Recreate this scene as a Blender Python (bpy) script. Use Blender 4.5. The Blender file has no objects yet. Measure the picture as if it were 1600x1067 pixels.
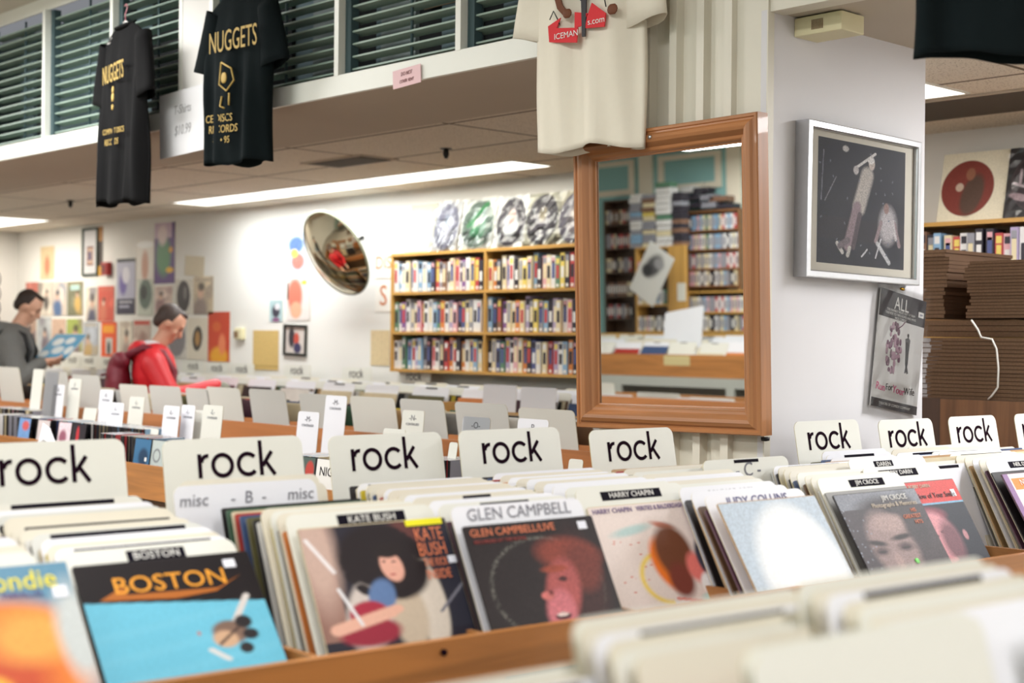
import bpy, bmesh, math, random
import numpy as np
from mathutils import Vector, Matrix, Euler
random.seed(7)
PI = math.pi
R_ = math.radians
SC = bpy.context.scene
COL = SC.collection

# ------------------------------------------------------------------ camera, world, lights, exposure
F = 2277.0

CAMZ = 1.5
cam_rot = Matrix.Rotation(R_(90 - 43.19), 3, "Z") @ Matrix.Rotation(R_(89.94), 3, "X") @ Matrix.Rotation(R_(0.567), 3, "Z")
cd = bpy.data.cameras.new('camera')
cd.sensor_width = 36.0
cd.lens = F / 1600 * 36
cd.clip_start = 0.05
cd.clip_end = 100
cd.dof.use_dof = True
cd.dof.focus_distance = 4.35
cd.dof.aperture_fstop = 2.8
cam = bpy.data.objects.new('camera', cd)
COL.objects.link(cam)
cam.matrix_world = Matrix.Translation((0, 0, CAMZ)) @ cam_rot.to_4x4()
SC.camera = cam

w = bpy.data.worlds.new('world')
SC.world = w
w.use_nodes = True
w.node_tree.nodes['Background'].inputs[0].default_value = (0.9, 0.93, 1.0, 1)
w.node_tree.nodes['Background'].inputs[1].default_value = 0.25

SC.view_settings.view_transform = 'Standard'
SC.view_settings.look = 'None'
SC.view_settings.gamma = 1
SC.view_settings.use_curve_mapping = False
SC.view_settings.exposure = 0.0
SC.cycles.max_bounces = 7
SC.cycles.diffuse_bounces = 4
SC.cycles.glossy_bounces = 5
SC.cycles.transmission_bounces = 6
SC.cycles.transparent_max_bounces = 8
SC.cycles.caustics_reflective = False
SC.cycles.caustics_refractive = False
SC.cycles.sample_clamp_indirect = 6

CEIL = 2.46
HIGH = 3.36
FY = 3.44          # plane of the window band
WY = 5.95          # far wall
LX = -13.1         # left wall
RY = -6.2          # rear wall (seen in the mirror)
RX = 3.2

def area(loc, sx, sy, power, col=(1, 1, 1), rot=(0, 0, 0)):
    l = bpy.data.lights.new('ceiling_lamp_light', 'AREA')
    l.shape = 'RECTANGLE'; l.size = sx; l.size_y = sy; l.energy = power; l.color = col
    o = bpy.data.objects.new('ceiling_lamp_light', l)
    COL.objects.link(o); o.location = loc; o.rotation_euler = rot
    return o

HIGHL = [(-8.5, 1.2), (-5.4, 1.2), (-2.3, 0.9), (-8.5, -2.4), (-5.4, -2.4), (-2.3, -2.4), (0.8, 0.9), (0.8, -2.4), (-6.6, 2.5), (-9.8, 2.5), (-6.2, -5.0), (-3.0, -5.0), (-9.25, -5.0)]  # pair closest to the window band added to brighten the card backs
for x, y in HIGHL:
    area((x, y, HIGH - 0.13), 1.5, 0.5, 57, (1.0, 0.99, 0.97))

# ------------------------------------------------------------------ rays through the lens
def ray(px, py):
    return cam_rot @ Vector(((px - 800) / F, (533.5 - py) / F, -1))
def at_y(px, py, y):
    d = ray(px, py); t = y / d.y
    return Vector((0, 0, CAMZ)) + d * t
def at_x(px, py, x):
    d = ray(px, py); t = x / d.x
    return Vector((0, 0, CAMZ)) + d * t
def at_z(px, py, z):
    d = ray(px, py); t = (z - CAMZ) / d.z
    return Vector((0, 0, CAMZ)) + d * t
RA = R_(136.81 - 51.5)   # the front rack runs at its own slight angle
Rv = Vector((math.cos(RA), math.sin(RA), 0))
Dv = Vector((-math.sin(RA), math.cos(RA), 0))
def at_d(px, py, d):
    v = ray(px, py); t = d / v.dot(Dv)
    p = Vector((0, 0, CAMZ)) + v * t
    return p.dot(Rv), p.z
def rd(r, d, z=0):
    p = Rv * r + Dv * d
    return Vector((p.x, p.y, z))

# ------------------------------------------------------------------ materials
MATS = {}
def lin(c):
    return tuple(((v / 255) / 12.92 if v / 255 <= 0.04045 else ((v / 255 + 0.055) / 1.055) ** 2.4) for v in c)
def M(name, rgb=(200, 200, 200), rough=0.6, metal=0.0, noise=0.0, scale=20.0, emit=0.0, bump=0.0, coat=0.0, spec=0.5, sheen=0.0):
    if name in MATS:
        return MATS[name]
    m = bpy.data.materials.new(name); MATS[name] = m
    m.use_nodes = True
    nt = m.node_tree; b = nt.nodes['Principled BSDF']
    c = lin(rgb) + (1,)
    b.inputs['Base Color'].default_value = c
    b.inputs['Roughness'].default_value = rough
    b.inputs['Metallic'].default_value = metal
    b.inputs['Specular IOR Level'].default_value = spec
    b.inputs['Coat Weight'].default_value = coat
    if emit:
        b.inputs['Emission Color'].default_value = c
        b.inputs['Emission Strength'].default_value = emit
    if noise or bump:
        tc = nt.nodes.new('ShaderNodeTexCoord')
        n = nt.nodes.new('ShaderNodeTexNoise'); n.inputs['Scale'].default_value = scale; n.inputs['Detail'].default_value = 4
        nt.links.new(tc.outputs['Object'], n.inputs['Vector'])
        if noise:
            mx = nt.nodes.new('ShaderNodeMix'); mx.data_type = 'RGBA'
            mx.inputs[6].default_value = tuple(max(0, v * (1 - noise)) for v in c[:3]) + (1,)
            mx.inputs[7].default_value = tuple(min(1, v * (1 + noise * 0.5)) for v in c[:3]) + (1,)
            nt.links.new(n.outputs['Fac'], mx.inputs[0]); nt.links.new(mx.outputs[2], b.inputs['Base Color'])
        if bump:
            bp = nt.nodes.new('ShaderNodeBump'); bp.inputs['Strength'].default_value = bump; bp.inputs['Distance'].default_value = 0.01
            nt.links.new(n.outputs['Fac'], bp.inputs['Height']); nt.links.new(bp.outputs[0], b.inputs['Normal'])
    return m

def wood(name, rgb, axis='X', dark=0.55, rough=0.4, scale=1.0, coat=0.2):
    if name in MATS:
        return MATS[name]
    m = M(name, rgb, rough, coat=coat)
    nt = m.node_tree; b = nt.nodes['Principled BSDF']
    tc = nt.nodes.new('ShaderNodeTexCoord'); mp = nt.nodes.new('ShaderNodeMapping')
    s = {'X': (1.5, 28, 28), 'Y': (28, 1.5, 28), 'Z': (28, 28, 1.5)}[axis]
    mp.inputs['Scale'].default_value = tuple(v * scale for v in s)
    n = nt.nodes.new('ShaderNodeTexNoise'); n.inputs['Scale'].default_value = 1.0; n.inputs['Detail'].default_value = 6; n.inputs['Distortion'].default_value = 0.8
    r = nt.nodes.new('ShaderNodeValToRGB')
    c = lin(rgb)
    r.color_ramp.elements[0].position = 0.3; r.color_ramp.elements[0].color = tuple(v * dark for v in c) + (1,)
    r.color_ramp.elements[1].position = 0.62; r.color_ramp.elements[1].color = c + (1,)
    nt.links.new(tc.outputs['Object'], mp.inputs[0]); nt.links.new(mp.outputs[0], n.inputs['Vector'])
    nt.links.new(n.outputs['Fac'], r.inputs[0]); nt.links.new(r.outputs[0], b.inputs['Base Color'])
    return m

def tile_mat(name, base, line, ox, oy):
    """suspended-ceiling tiles: 1.22 x 0.61 grid with a thin T-bar, speckled board"""
    m = M(name, base, 0.9)
    nt = m.node_tree; b = nt.nodes['Principled BSDF']
    tc = nt.nodes.new('ShaderNodeTexCoord')
    mp = nt.nodes.new('ShaderNodeMapping'); mp.inputs['Location'].default_value = (ox, oy, 0)
    br = nt.nodes.new('ShaderNodeTexBrick'); br.offset = 0
    br.inputs['Scale'].default_value = 1
    br.inputs['Brick Width'].default_value = 1.22; br.inputs['Row Height'].default_value = 0.61
    br.inputs['Mortar Size'].default_value = 0.012; br.inputs['Mortar Smooth'].default_value = 0.3
    br.inputs['Color1'].default_value = (1, 1, 1, 1); br.inputs['Color2'].default_value = (0.93, 0.93, 0.93, 1)
    br.inputs['Mortar'].default_value = tuple(lin(line)) + (1,)
    n = nt.nodes.new('ShaderNodeTexNoise'); n.inputs['Scale'].default_value = 130; n.inputs['Detail'].default_value = 2
    rp = nt.nodes.new('ShaderNodeValToRGB'); rp.color_ramp.elements[0].position = 0.33; rp.color_ramp.elements[0].color = (0.45, 0.4, 0.35, 1)
    rp.color_ramp.elements[1].position = 0.42; rp.color_ramp.elements[1].color = (1, 1, 1, 1)
    m1 = nt.nodes.new('ShaderNodeMix'); m1.data_type = 'RGBA'; m1.blend_type = 'MULTIPLY'; m1.inputs[0].default_value = 1
    m2 = nt.nodes.new('ShaderNodeMix'); m2.data_type = 'RGBA'; m2.blend_type = 'MULTIPLY'; m2.inputs[0].default_value = 1
    m2.inputs[7].default_value = lin(base) + (1,)
    nt.links.new(tc.outputs['Object'], mp.inputs[0]); nt.links.new(mp.outputs[0], br.inputs['Vector'])
    nt.links.new(tc.outputs['Object'], n.inputs['Vector']); nt.links.new(n.outputs['Fac'], rp.inputs[0])
    nt.links.new(br.outputs['Color'], m1.inputs[6]); nt.links.new(rp.outputs[0], m1.inputs[7])
    nt.links.new(m1.outputs[2], m2.inputs[6]); nt.links.new(m2.outputs[2], b.inputs['Base Color'])
    return m

def art_mat():
    if 'printed_art' in MATS: return MATS['printed_art']
    m = M('printed_art', (255, 255, 255), 0.5, spec=.35)
    a = m.node_tree.nodes.new('ShaderNodeAttribute'); a.attribute_name = 'Col'
    m.node_tree.links.new(a.outputs['Color'], m.node_tree.nodes['Principled BSDF'].inputs['Base Color'])
    return m

# ------------------------------------------------------------------ mesh builder
class MB:
    def __init__(s): s.v = []; s.f = []; s.mi = []; s.mats = []; s.sm = []
    def mat(s, m):
        if m not in s.mats: s.mats.append(m)
        return s.mats.index(m)
    def add(s, vs, fs, m, smooth=False):
        o = len(s.v); s.v += [tuple(v) for v in vs]
        k = s.mat(m)
        for f in fs: s.f.append(tuple(i + o for i in f)); s.mi.append(k); s.sm.append(smooth)
        return s
    def box(s, x0, x1, y0, y1, z0, z1, m, T=None):
        vs = [(x, y, z) for z in (z0, z1) for y in (y0, y1) for x in (x0, x1)]
        if T is not None: vs = [T @ Vector(v) for v in vs]
        return s.add(vs, [(0, 2, 3, 1), (4, 5, 7, 6), (0, 1, 5, 4), (2, 6, 7, 3), (0, 4, 6, 2), (1, 3, 7, 5)], m)
    def prism(s, pts, y0, y1, m, T=None, m_side=None):
        """outline pts (x,z) counter-clockwise seen from -y, extruded y0..y1"""
        n = len(pts)
        vs = [(x, y0, z) for x, z in pts] + [(x, y1, z) for x, z in pts]
        if T is not None: vs = [T @ Vector(v) for v in vs]
        s.add(vs, [tuple(range(n)), tuple(range(2 * n - 1, n - 1, -1))], m)
        return s.add(vs, [(i, i + n, (i + 1) % n + n, (i + 1) % n) for i in range(n)], m_side or m)
    def tube(s, pts, r, m, n=8, closed=False, T=None):
        pts = [Vector(p) for p in pts]; rings = []
        rs = r if isinstance(r, (list, tuple)) else [r] * len(pts)
        for i, p in enumerate(pts):
            a = pts[max(0, i - 1)]; b = pts[min(len(pts) - 1, i + 1)]
            t = (b - a).normalized(); u = t.orthogonal().normalized() if i == 0 else (u - t * u.dot(t)).normalized()
            vv = t.cross(u)
            rings.append([p + (u * math.cos(k * 2 * PI / n) + vv * math.sin(k * 2 * PI / n)) * rs[i] for k in range(n)])
        vs = [q for ri in rings for q in ri]
        if T is not None: vs = [T @ v for v in vs]
        fs = [(i * n + k, i * n + (k + 1) % n, (i + 1) * n + (k + 1) % n, (i + 1) * n + k) for i in range(len(pts) - 1) for k in range(n)]
        fs += [tuple(range(n - 1, -1, -1)), tuple((len(pts) - 1) * n + k for k in range(n))]
        return s.add(vs, fs, m, True)
    def lathe(s, prof, m, n=24, T=None, smooth=True):
        """prof: (r, z) list around z axis"""
        vs = [(r * math.cos(k * 2 * PI / n), r * math.sin(k * 2 * PI / n), z) for r, z in prof for k in range(n)]
        if T is not None: vs = [T @ Vector(v) for v in vs]
        fs = [(i * n + k, i * n + (k + 1) % n, (i + 1) * n + (k + 1) % n, (i + 1) * n + k) for i in range(len(prof) - 1) for k in range(n)]
        return s.add(vs, fs, m, smooth)
    def caps(s, p1, r1, p2, r2, m, n=14, T=None):
        """tapered capsule"""
        p1 = Vector(p1); p2 = Vector(p2); t = p2 - p1; L = t.length; t = t / L if L > 1e-6 else Vector((0, 0, 1))
        u = t.orthogonal().normalized(); v = t.cross(u)
        st = [(p1 - t * r1 * math.cos(a), r1 * math.sin(a)) for a in (0.15, 0.6, 1.1)] + [(p1, r1), (p2, r2)] + [(p2 + t * r2 * math.cos(a), r2 * math.sin(a)) for a in (1.1, 0.6, 0.15)]
        vs = [c + (u * math.cos(k * 2 * PI / n) + v * math.sin(k * 2 * PI / n)) * r for c, r in st for k in range(n)]
        if T is not None: vs = [T @ q for q in vs]
        fs = [(i * n + k, i * n + (k + 1) % n, (i + 1) * n + (k + 1) % n, (i + 1) * n + k) for i in range(len(st) - 1) for k in range(n)]
        fs += [tuple(range(n - 1, -1, -1)), tuple((len(st) - 1) * n + k for k in range(n))]
        return s.add(vs, fs, m, True)
    def ell(s, c, r, m, rot=(0, 0, 0), n=16, T=None):
        E = Euler(rot).to_matrix(); c = Vector(c); prof = []
        vs = []
        for i in range(1, n // 2 + 1):
            a = PI * i / (n // 2 + 1)
            for k in range(n):
                b = 2 * PI * k / n
                vs.append(c + E @ Vector((r[0] * math.sin(a) * math.cos(b), r[1] * math.sin(a) * math.sin(b), r[2] * math.cos(a))))
        q = n // 2
        fs = [(i * n + k, i * n + (k + 1) % n, (i + 1) * n + (k + 1) % n, (i + 1) * n + k)[::-1] for i in range(q - 1) for k in range(n)]
        fs += [tuple(range(n)), tuple((q - 1) * n + k for k in range(n - 1, -1, -1))]
        if T is not None: vs = [T @ v for v in vs]
        return s.add(vs, fs, m, True)
    def mesh(s, name):
        me = bpy.data.meshes.new(name); me.from_pydata(s.v, [], s.f)
        for m in s.mats: me.materials.append(m)
        me.polygons.foreach_set('material_index', s.mi)
        me.polygons.foreach_set('use_smooth', s.sm)
        me.update()
        return me
    def build(s, name, parent=None, fix=True):
        me = s.mesh(name)
        if fix:
            b = bmesh.new(); b.from_mesh(me); bmesh.ops.recalc_face_normals(b, faces=b.faces); b.to_mesh(me); b.free()
        return link(name, me, parent)

def link(name, data, parent=None):
    o = bpy.data.objects.new(name, data); COL.objects.link(o)
    if parent is not None: o.parent = parent
    return o
def tag(o, label, cat, group=None, kind=None):
    o['label'] = label; o['category'] = cat
    if group: o['group'] = group
    if kind: o['kind'] = kind
    return o
def empty(name, loc=(0, 0, 0), rot=(0, 0, 0)):
    o = link(name, None); o.location = loc; o.rotation_euler = rot; o.empty_display_size = 0.1
    return o
def struct(o, label=None):
    o['kind'] = 'structure'
    if label: o['label'] = label
    return o
def bevel(o, wd=0.002, seg=1):
    m = o.modifiers.new('bevel', 'BEVEL'); m.width = wd; m.segments = seg; m.limit_method = 'ANGLE'
    return o
def dup(o, loc, rot, label=None, group=None, scale=None):
    c = o.copy(); COL.objects.link(c); c.location = loc; c.rotation_euler = rot
    if scale: c.scale = scale
    if label: c['label'] = label
    if group: c['group'] = group
    for ch in list(o.children):
        d = ch.copy(); COL.objects.link(d); d.parent = c
        for g in ch.children:
            e = g.copy(); COL.objects.link(e); e.parent = d
    return c

def rrect(w_, h, r, n=4, top_only=True, x0=None):
    """rounded card outline, (x,z), x centred, z from 0"""
    pts = [(-w_ / 2, 0), (w_ / 2, 0)] if top_only else []
    cs = [(w_ / 2 - r, h - r, 0), (-w_ / 2 + r, h - r, 90)]
    if not top_only:
        cs = [(w_ / 2 - r, r, -90)] + cs + [(-w_ / 2 + r, r, 180)]
    for cx, cz, a in cs:
        for i in range(n + 1):
            t = R_(a + 90 * i / n); pts.append((cx + r * math.cos(t), cz + r * math.sin(t)))
    return pts

# ------------------------------------------------------------------ lettering
_tc = {}
def text_mesh(s, size, m, depth=0.0006, shear=0.0, xs=1.0):
    key = (s, round(size, 4), m.name, shear, xs)
    if key in _tc: return _tc[key]
    c = bpy.data.curves.new('lettering', 'FONT'); c.body = s; c.size = size; c.align_x = 'CENTER'; c.align_y = 'CENTER'
    c.shear = shear; c.extrude = depth / 2; c.resolution_u = 3
    o = bpy.data.objects.new('tmp', c)
    me = bpy.data.meshes.new_from_object(o)
    bpy.data.objects.remove(o); bpy.data.curves.remove(c)
    me.transform(Matrix.Rotation(PI / 2, 4, 'X') @ Matrix.Diagonal((xs, 1, 1, 1)))
    me.materials.clear(); me.materials.append(m); me.name = 'lettering'
    _tc[key] = me
    return me
def text(parent, s, size, m, x, z, y=-0.001, rot=0.0, name='lettering', shear=0.0, xs=1.0):
    o = link(name, text_mesh(s, size, m, shear=shear, xs=xs), parent)
    o.location = (x, y, z); o.rotation_euler = (0, rot, 0)
    return o

def arc_strip(mb, cx, cz, r0, r1, a0, a1, m, y0=-0.0005, y1=0.0, n=20):
    pts = [(cx + r1 * math.cos(R_(a0 + (a1 - a0) * i / n)), cz + r1 * math.sin(R_(a0 + (a1 - a0) * i / n))) for i in range(n + 1)]
    pin = [(cx + r0 * math.cos(R_(a0 + (a1 - a0) * i / n)), cz + r0 * math.sin(R_(a0 + (a1 - a0) * i / n))) for i in range(n + 1)]
    for i in range(n):
        mb.prism([pin[i], pts[i], pts[i + 1], pin[i + 1]], y0, y1, m)
def rock_mesh(h, m):
    """geometric lower-case letters r o c k; h is the x-height; centred on x, z=0 is the baseline"""
    mb = MB(); t = h * 0.175; R = h / 2
    def bar(x0, z0, x1, z1, tt=t):
        d = Vector((x1 - x0, z1 - z0)); n = Vector((-d.y, d.x)).normalized() * tt / 2
        mb.prism([(x0 - n.x, z0 - n.y), (x1 - n.x, z1 - n.y), (x1 + n.x, z1 + n.y), (x0 + n.x, z0 + n.y)][::1], -0.0005, 0, m)
    x = 0
    bar(x + t / 2, 0, x + t / 2, h)
    arc_strip(mb, x + t * 0.9 + R * 0.62 - t * 0.1, h - R * 0.72, R * 0.72 - t * 0.95, R * 0.72, 80, 180, m, n=8)
    x += h * 0.60
    arc_strip(mb, x + R * 1.05, R, R * 1.05 - t, R * 1.05, 0, 360, m, n=32)
    x += h * 1.18
    arc_strip(mb, x + R * 1.05, R, R * 1.05 - t, R * 1.05, 42, 318, m, n=26)
    x += h * 1.07
    bar(x + t / 2, 0, x + t / 2, h * 1.48)
    bar(x + t * 0.9, h * 0.40, x + h * 0.62, h * 1.0, t * 0.95)
    bar(x + t * 1.6, h * 0.62, x + h * 0.72, 0.0, t * 0.95)
    W = x + h * 0.75
    mb.v = [(a - W / 2, b, c) for a, b, c in mb.v]
    return mb.mesh('lettering')

# ------------------------------------------------------------------ printed art: colours laid on a fine grid, soft shapes
class Art:
    def __init__(s, bg, n=72, asp=1.0, seed=1, vs=1.0):
        s.h = int(n * asp); s.w = n; s.asp = asp
        s.rng = np.random.RandomState(seed)
        s.a = np.zeros((s.h, s.w, 3)); s.a[:] = lin(bg)
        yy, xx = np.mgrid[0:s.h, 0:s.w]
        s.x = (xx + 0.5) / s.w; s.y = (yy + 0.5) / s.h / vs          # y down, both 0..1
    def _mix(s, k, c):
        c = np.array(lin(c)); s.a = s.a * (1 - k[..., None]) + c * k[..., None]; return s
    def ell(s, cx, cy, rx, ry, c, ang=0, soft=0.3, op=1.0):
        a = math.radians(ang); dx = s.x - cx; dy = s.y - cy
        u = (dx * math.cos(a) + dy * math.sin(a)) / rx; v = (-dx * math.sin(a) + dy * math.cos(a)) / ry
        d = np.sqrt(u * u + v * v)
        return s._mix(np.clip((1 - d) / soft + 0.5, 0, 1) * op, c)
    def rect(s, x0, y0, x1, y1, c, op=1.0):
        return s._mix(((s.x >= x0) & (s.x < x1) & (s.y >= y0) & (s.y < y1)) * op, c)
    def line(s, x0, y0, x1, y1, wd, c, op=1.0):
        dx, dy = x1 - x0, y1 - y0; L2 = dx * dx + dy * dy + 1e-9
        t = np.clip(((s.x - x0) * dx + (s.y - y0) * dy) / L2, 0, 1)
        d = np.hypot(s.x - x0 - t * dx, s.y - y0 - t * dy)
        return s._mix(np.clip((wd - d) / (wd * 0.4) + 0.3, 0, 1) * op, c)
    def ring(s, cx, cy, r, wd, c, op=1.0, sp=0.0):
        d = np.abs(np.hypot(s.x - cx, s.y - cy) - r)
        k = np.clip((wd - d) / wd, 0, 1) * op
        if sp: k = k * (s.rng.rand(s.h, s.w) > sp)
        return s._mix(k, c)
    def noise(s, amp, cells=0):
        n = s.rng.rand(s.h, s.w, 1) if not cells else np.kron(s.rng.rand(cells, cells, 1), np.ones((s.h // cells + 1, s.w // cells + 1, 1)))[:s.h, :s.w]
        s.a = np.clip(s.a * (1 + (n - 0.5) * 2 * amp), 0, 1); return s
    def grad(s, c0, c1, vert=True):
        t = (s.y if vert else s.x)[..., None]
        s.a = np.array(lin(c0)) * (1 - t) + np.array(lin(c1)) * t; return s
    def blobs(s, n, cols, r=0.12):
        for i in range(n):
            s.ell(s.rng.rand(), s.rng.rand(), r * (0.5 + s.rng.rand()), r * (0.5 + s.rng.rand()), cols[i % len(cols)], ang=s.rng.rand() * 180, soft=0.5)
        return s
    def tilt(s): return s
    def build(s, w_, h, parent=None, name='cover_art', mask=None, y=-0.0004):
        """grid in the xz plane facing -y, x centred, z from 0 to h"""
        W, H = s.w, s.h
        co = np.zeros(((W + 1) * (H + 1), 3))
        jj, ii = np.mgrid[0:H + 1, 0:W + 1]
        co[:, 0] = (ii.ravel() / W - 0.5) * w_; co[:, 2] = (1 - jj.ravel() / H) * h; co[:, 1] = y
        j, i = np.mgrid[0:H, 0:W]; a = (j * (W + 1) + i).ravel()
        f = np.stack([a + W + 1, a + W + 2, a + 1, a], 1)
        col = s.a.reshape(-1, 3)
        if mask is not None:
            k = mask(s.x, s.y).ravel(); f = f[k]; col = col[k]
        me = bpy.data.meshes.new(name); me.from_pydata(co.tolist(), [], f.tolist())
        at = me.color_attributes.new('Col', 'FLOAT_COLOR', 'CORNER')
        c4 = np.repeat(np.concatenate([col, np.ones((len(col), 1))], 1), 4, 0)
        at.data.foreach_set('color', c4.ravel())
        me.materials.append(art_mat())
        if parent is None: return me
        return link(name, me, parent)
# ================================================================== the room
WALL = M('white_wall_paint', (232, 230, 226), 0.85, noise=0.05, scale=2.5)
WALLR = M('pillar_paint', (222, 221, 224), 0.6, noise=0.06, scale=3)
WARM = M('cream_gloss_paint', (226, 222, 208), 0.45, noise=0.05, scale=4)
TEAL = M('pale_teal_paint', (150, 196, 196), 0.8, noise=0.05, scale=2)
SOFFIT = M('beige_grey_paint', (196, 186, 170), 0.9, noise=0.04, scale=3)
TRIM = M('white_gloss_trim', (236, 238, 230), 0.4)
FLOOR = M('grey_linoleum', (160, 152, 142), 0.5, noise=0.2, scale=3)
HICEIL = M('upper_ceiling_paint', (205, 198, 184), 0.9)
BLACK = M('black_plastic', (18, 18, 20), 0.5)
DARK = M('dark_ink', (30, 14, 26), 1.0, spec=.05)
OAK = wood('honey_oak_board', (206, 158, 84), 'X', 0.75)
OAKV = wood('honey_oak_upright', (206, 158, 84), 'Z', 0.75)
PINE = wood('pine_board', (196, 134, 72), 'X', 0.6)
PLY = wood('brown_plywood', (150, 112, 68), 'X', 0.7)
METAL = M('brushed_aluminium', (200, 202, 206), 0.28, metal=1.0, noise=0.06, scale=60)
EM = M('fluorescent_diffuser', (255, 253, 244), 0.5, emit=2.6)
EM2 = M('fluorescent_tube_white', (255, 253, 248), 0.5, emit=3.0)

def slab(name, x0, x1, y0, y1, z0, z1, m):
    return struct(MB().box(x0, x1, y0, y1, z0, z1, m).build(name))
slab('floor', LX - .2, RX + .2, RY - .2, WY + .2, -0.1, 0, FLOOR)
low = slab('ceiling', LX - .2, RX + .2, FY + .75, WY + .1, CEIL, CEIL + 0.06, tile_mat('ceiling_tile', (236, 228, 212), (120, 110, 98), 0.05, 0.04))
slab('ceiling_upper', LX - .2, RX + .2, RY - .2, FY + 0.3, HIGH, HIGH + 0.08, HICEIL)
slab('wall_far', LX - .2, RX + .2, WY, WY + .15, 0, HIGH, WALL)
slab('wall_left', LX - .15, LX, RY - .2, WY + .1, 0, HIGH, WALL)
slab('wall_right', RX, RX + .15, RY - .2, WY + .1, 0, HIGH, WALL)
slab('wall_rear', LX - .2, RX + .2, RY - .15, RY, 0, HIGH, TEAL)

PX0, PX1 = -3.22, -2.57       # pillar
slab('wall_pillar', PX0, PX1, FY, 4.265, 0, HIGH, WALLR)
pf = MB()
pf.box(PX0 - .01, PX1 + 0.004, FY - 0.02, FY - 0.0005, 0, HIGH - .001, WARM)
pf.box(-2.76, PX1 + 0.004, FY - 0.03, FY - 0.02, 0, HIGH - .001, WARM)
for px in (1012, 1053, 1095.5, 1139):
    xx = at_y(px, 150, FY - 0.05).x
    pf.box(xx - 0.016, xx + 0.012, FY - 0.055, FY - 0.02, 0, HIGH - .001, WARM)
struct(pf.build('trim_1'))
slab('trim_2', PX1 - .02, PX1 + .0002, FY - .0302, FY + .002, 0, CEIL, WALLR)

# window band over the low ceiling
def window_band():
    # soffit: underside between the band and the tiled ceiling
    slab('ceiling_soffit', LX, RX, FY + 0.001, FY + 0.75, CEIL, CEIL + 0.05, SOFFIT)
    fl = slab('trim_3', LX, PX0, FY - 0.02, FY, CEIL - 0.004, CEIL + 0.075, TRIM)
    slab('trim_4', LX, PX0, FY - 0.008, FY, CEIL + 0.74, CEIL + 0.81, TRIM)
    slab('wall_band', LX, RX, FY, FY + 0.06, CEIL + 0.81, HIGH, HICEIL)
    slab('wall_band_right', PX1, RX, FY - .02, FY + 0.05, CEIL - 0.004, HIGH, WARM)
    slab('trim_5', PX1 + .001, RX, FY - .024, FY - .02, CEIL + 0.05, CEIL + 0.056, DARK)
    slab('wall_band_left', LX, -7.97, FY, FY + .06, CEIL, HIGH, WALL)
    slab('wall_band_back', LX, PX0, FY + 0.55, FY + 0.6, CEIL + .05, HIGH, M('blue_grey_panel', (108, 124, 128), 0.8, noise=0.25, scale=1.5))
    slab('trim_6', -5.87, -5.60, FY - 0.012, FY + 0.03, CEIL + 0.05, CEIL + 0.81, WALL)
    mull = [(-7.99, -7.24), (-7.24, -6.51), (-6.51, -5.87), (-5.60, -5.40 + .73 - .73), (-5.40, -4.67), (-4.67, -3.94), (-3.94, PX0)]
    mull = [(-7.99, -7.24), (-7.24, -6.51), (-6.51, -5.87), (-5.60, -4.67), (-4.67, -3.94), (-3.94, PX0 + .0)]
    SL = M('sea_green_slat', (150, 172, 160), 0.5)
    SLD = M('dark_green_stile', (62, 84, 88), 0.7)
    BG = [M('blue_grey_cloth', (112, 130, 138), 0.9), M('dark_gap', (24, 26, 30), 0.9), M('grey_panel', (146, 156, 158), 0.9)]
    z0, z1 = CEIL + 0.075, CEIL + 0.74
    lamp_x = []
    for i, (a, b) in enumerate(mull):
        fr = MB()
        fr.box(a - 0.014, a + 0.014, FY - 0.022, FY + 0.035, z0 - .002, z1 + .002, TRIM)
        if i in (2, 5): fr.box(b - 0.014, b + 0.014, FY - 0.015, FY + 0.035, z0 - .002, z1 + .002, TRIM)
        f = fr.build('window_%d' % (i + 1)); struct(f)
        f['label'] = 'white framed louvre window of the upper band'
        bl = MB()
        bl.box(a + 0.014, a + 0.05, FY + 0.012, FY + 0.05, z0, z1, SLD)
        n = 13; y = FY + 0.02
        for k in range(n):
            z = z0 + 0.02 + k * (z1 - z0 - 0.02) / n
            T = Matrix.Translation((0, y + .03, z)) @ Matrix.Rotation(R_(-6), 4, 'X')
            bl.box(a + 0.03, b - 0.014, -0.03, 0.03, -0.0035, 0.0035, SL, T)
        bl.tube([((a + b) / 2 + .03, y + 0.02, z0), ((a + b) / 2 + .03, y + 0.02, z1)], 0.006, SLD, 6)
        bl.build('blind', f)
        bk = MB(); xs = a; rng = random.Random(i + 3)
        k = 0
        while xs < b - 0.02:
            wd = rng.choice([0.16, 0.22, 0.3]); m = BG[[0, 1, 0, 2, 1][(k + i * 2) % 5]]
            bk.box(xs, min(b, xs + wd), FY + 0.20 + .02 * (k % 2), FY + 0.225 + .02 * (k % 2), z0 - .05, z1, m); xs += wd; k += 1
        bk.build('backing_panel', f)
        if i == 4:
            g = MB()
            for q in range(18):
                g.box(a + .36 + q * .018, a + .37 + q * .018, FY + .15, FY + .19, z0 + .28, z0 + .40, BG[1])
                g.box(a + .36 + q * .018, a + .37 + q * .018, FY + .15, FY + .19, z0 + .42, z0 + .55, BG[1])
            g.box(a + .28, a + .72, FY + .19, FY + .197, z0 + .25, z0 + .6, M('tan_card', (190, 160, 130), 0.8))
            g.build('inner_grille', f)
window_band()
# teal rear wall mouldings (seen in the mirror)
CRM = M('cream_moulding', (236, 226, 208), 0.6)
slab('baseboard_rear', LX, RX, RY, RY + .02, 0, .12, CRM)
slab('baseboard_far', LX, RX, WY - .015, WY, 0, .1, TRIM)

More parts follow.
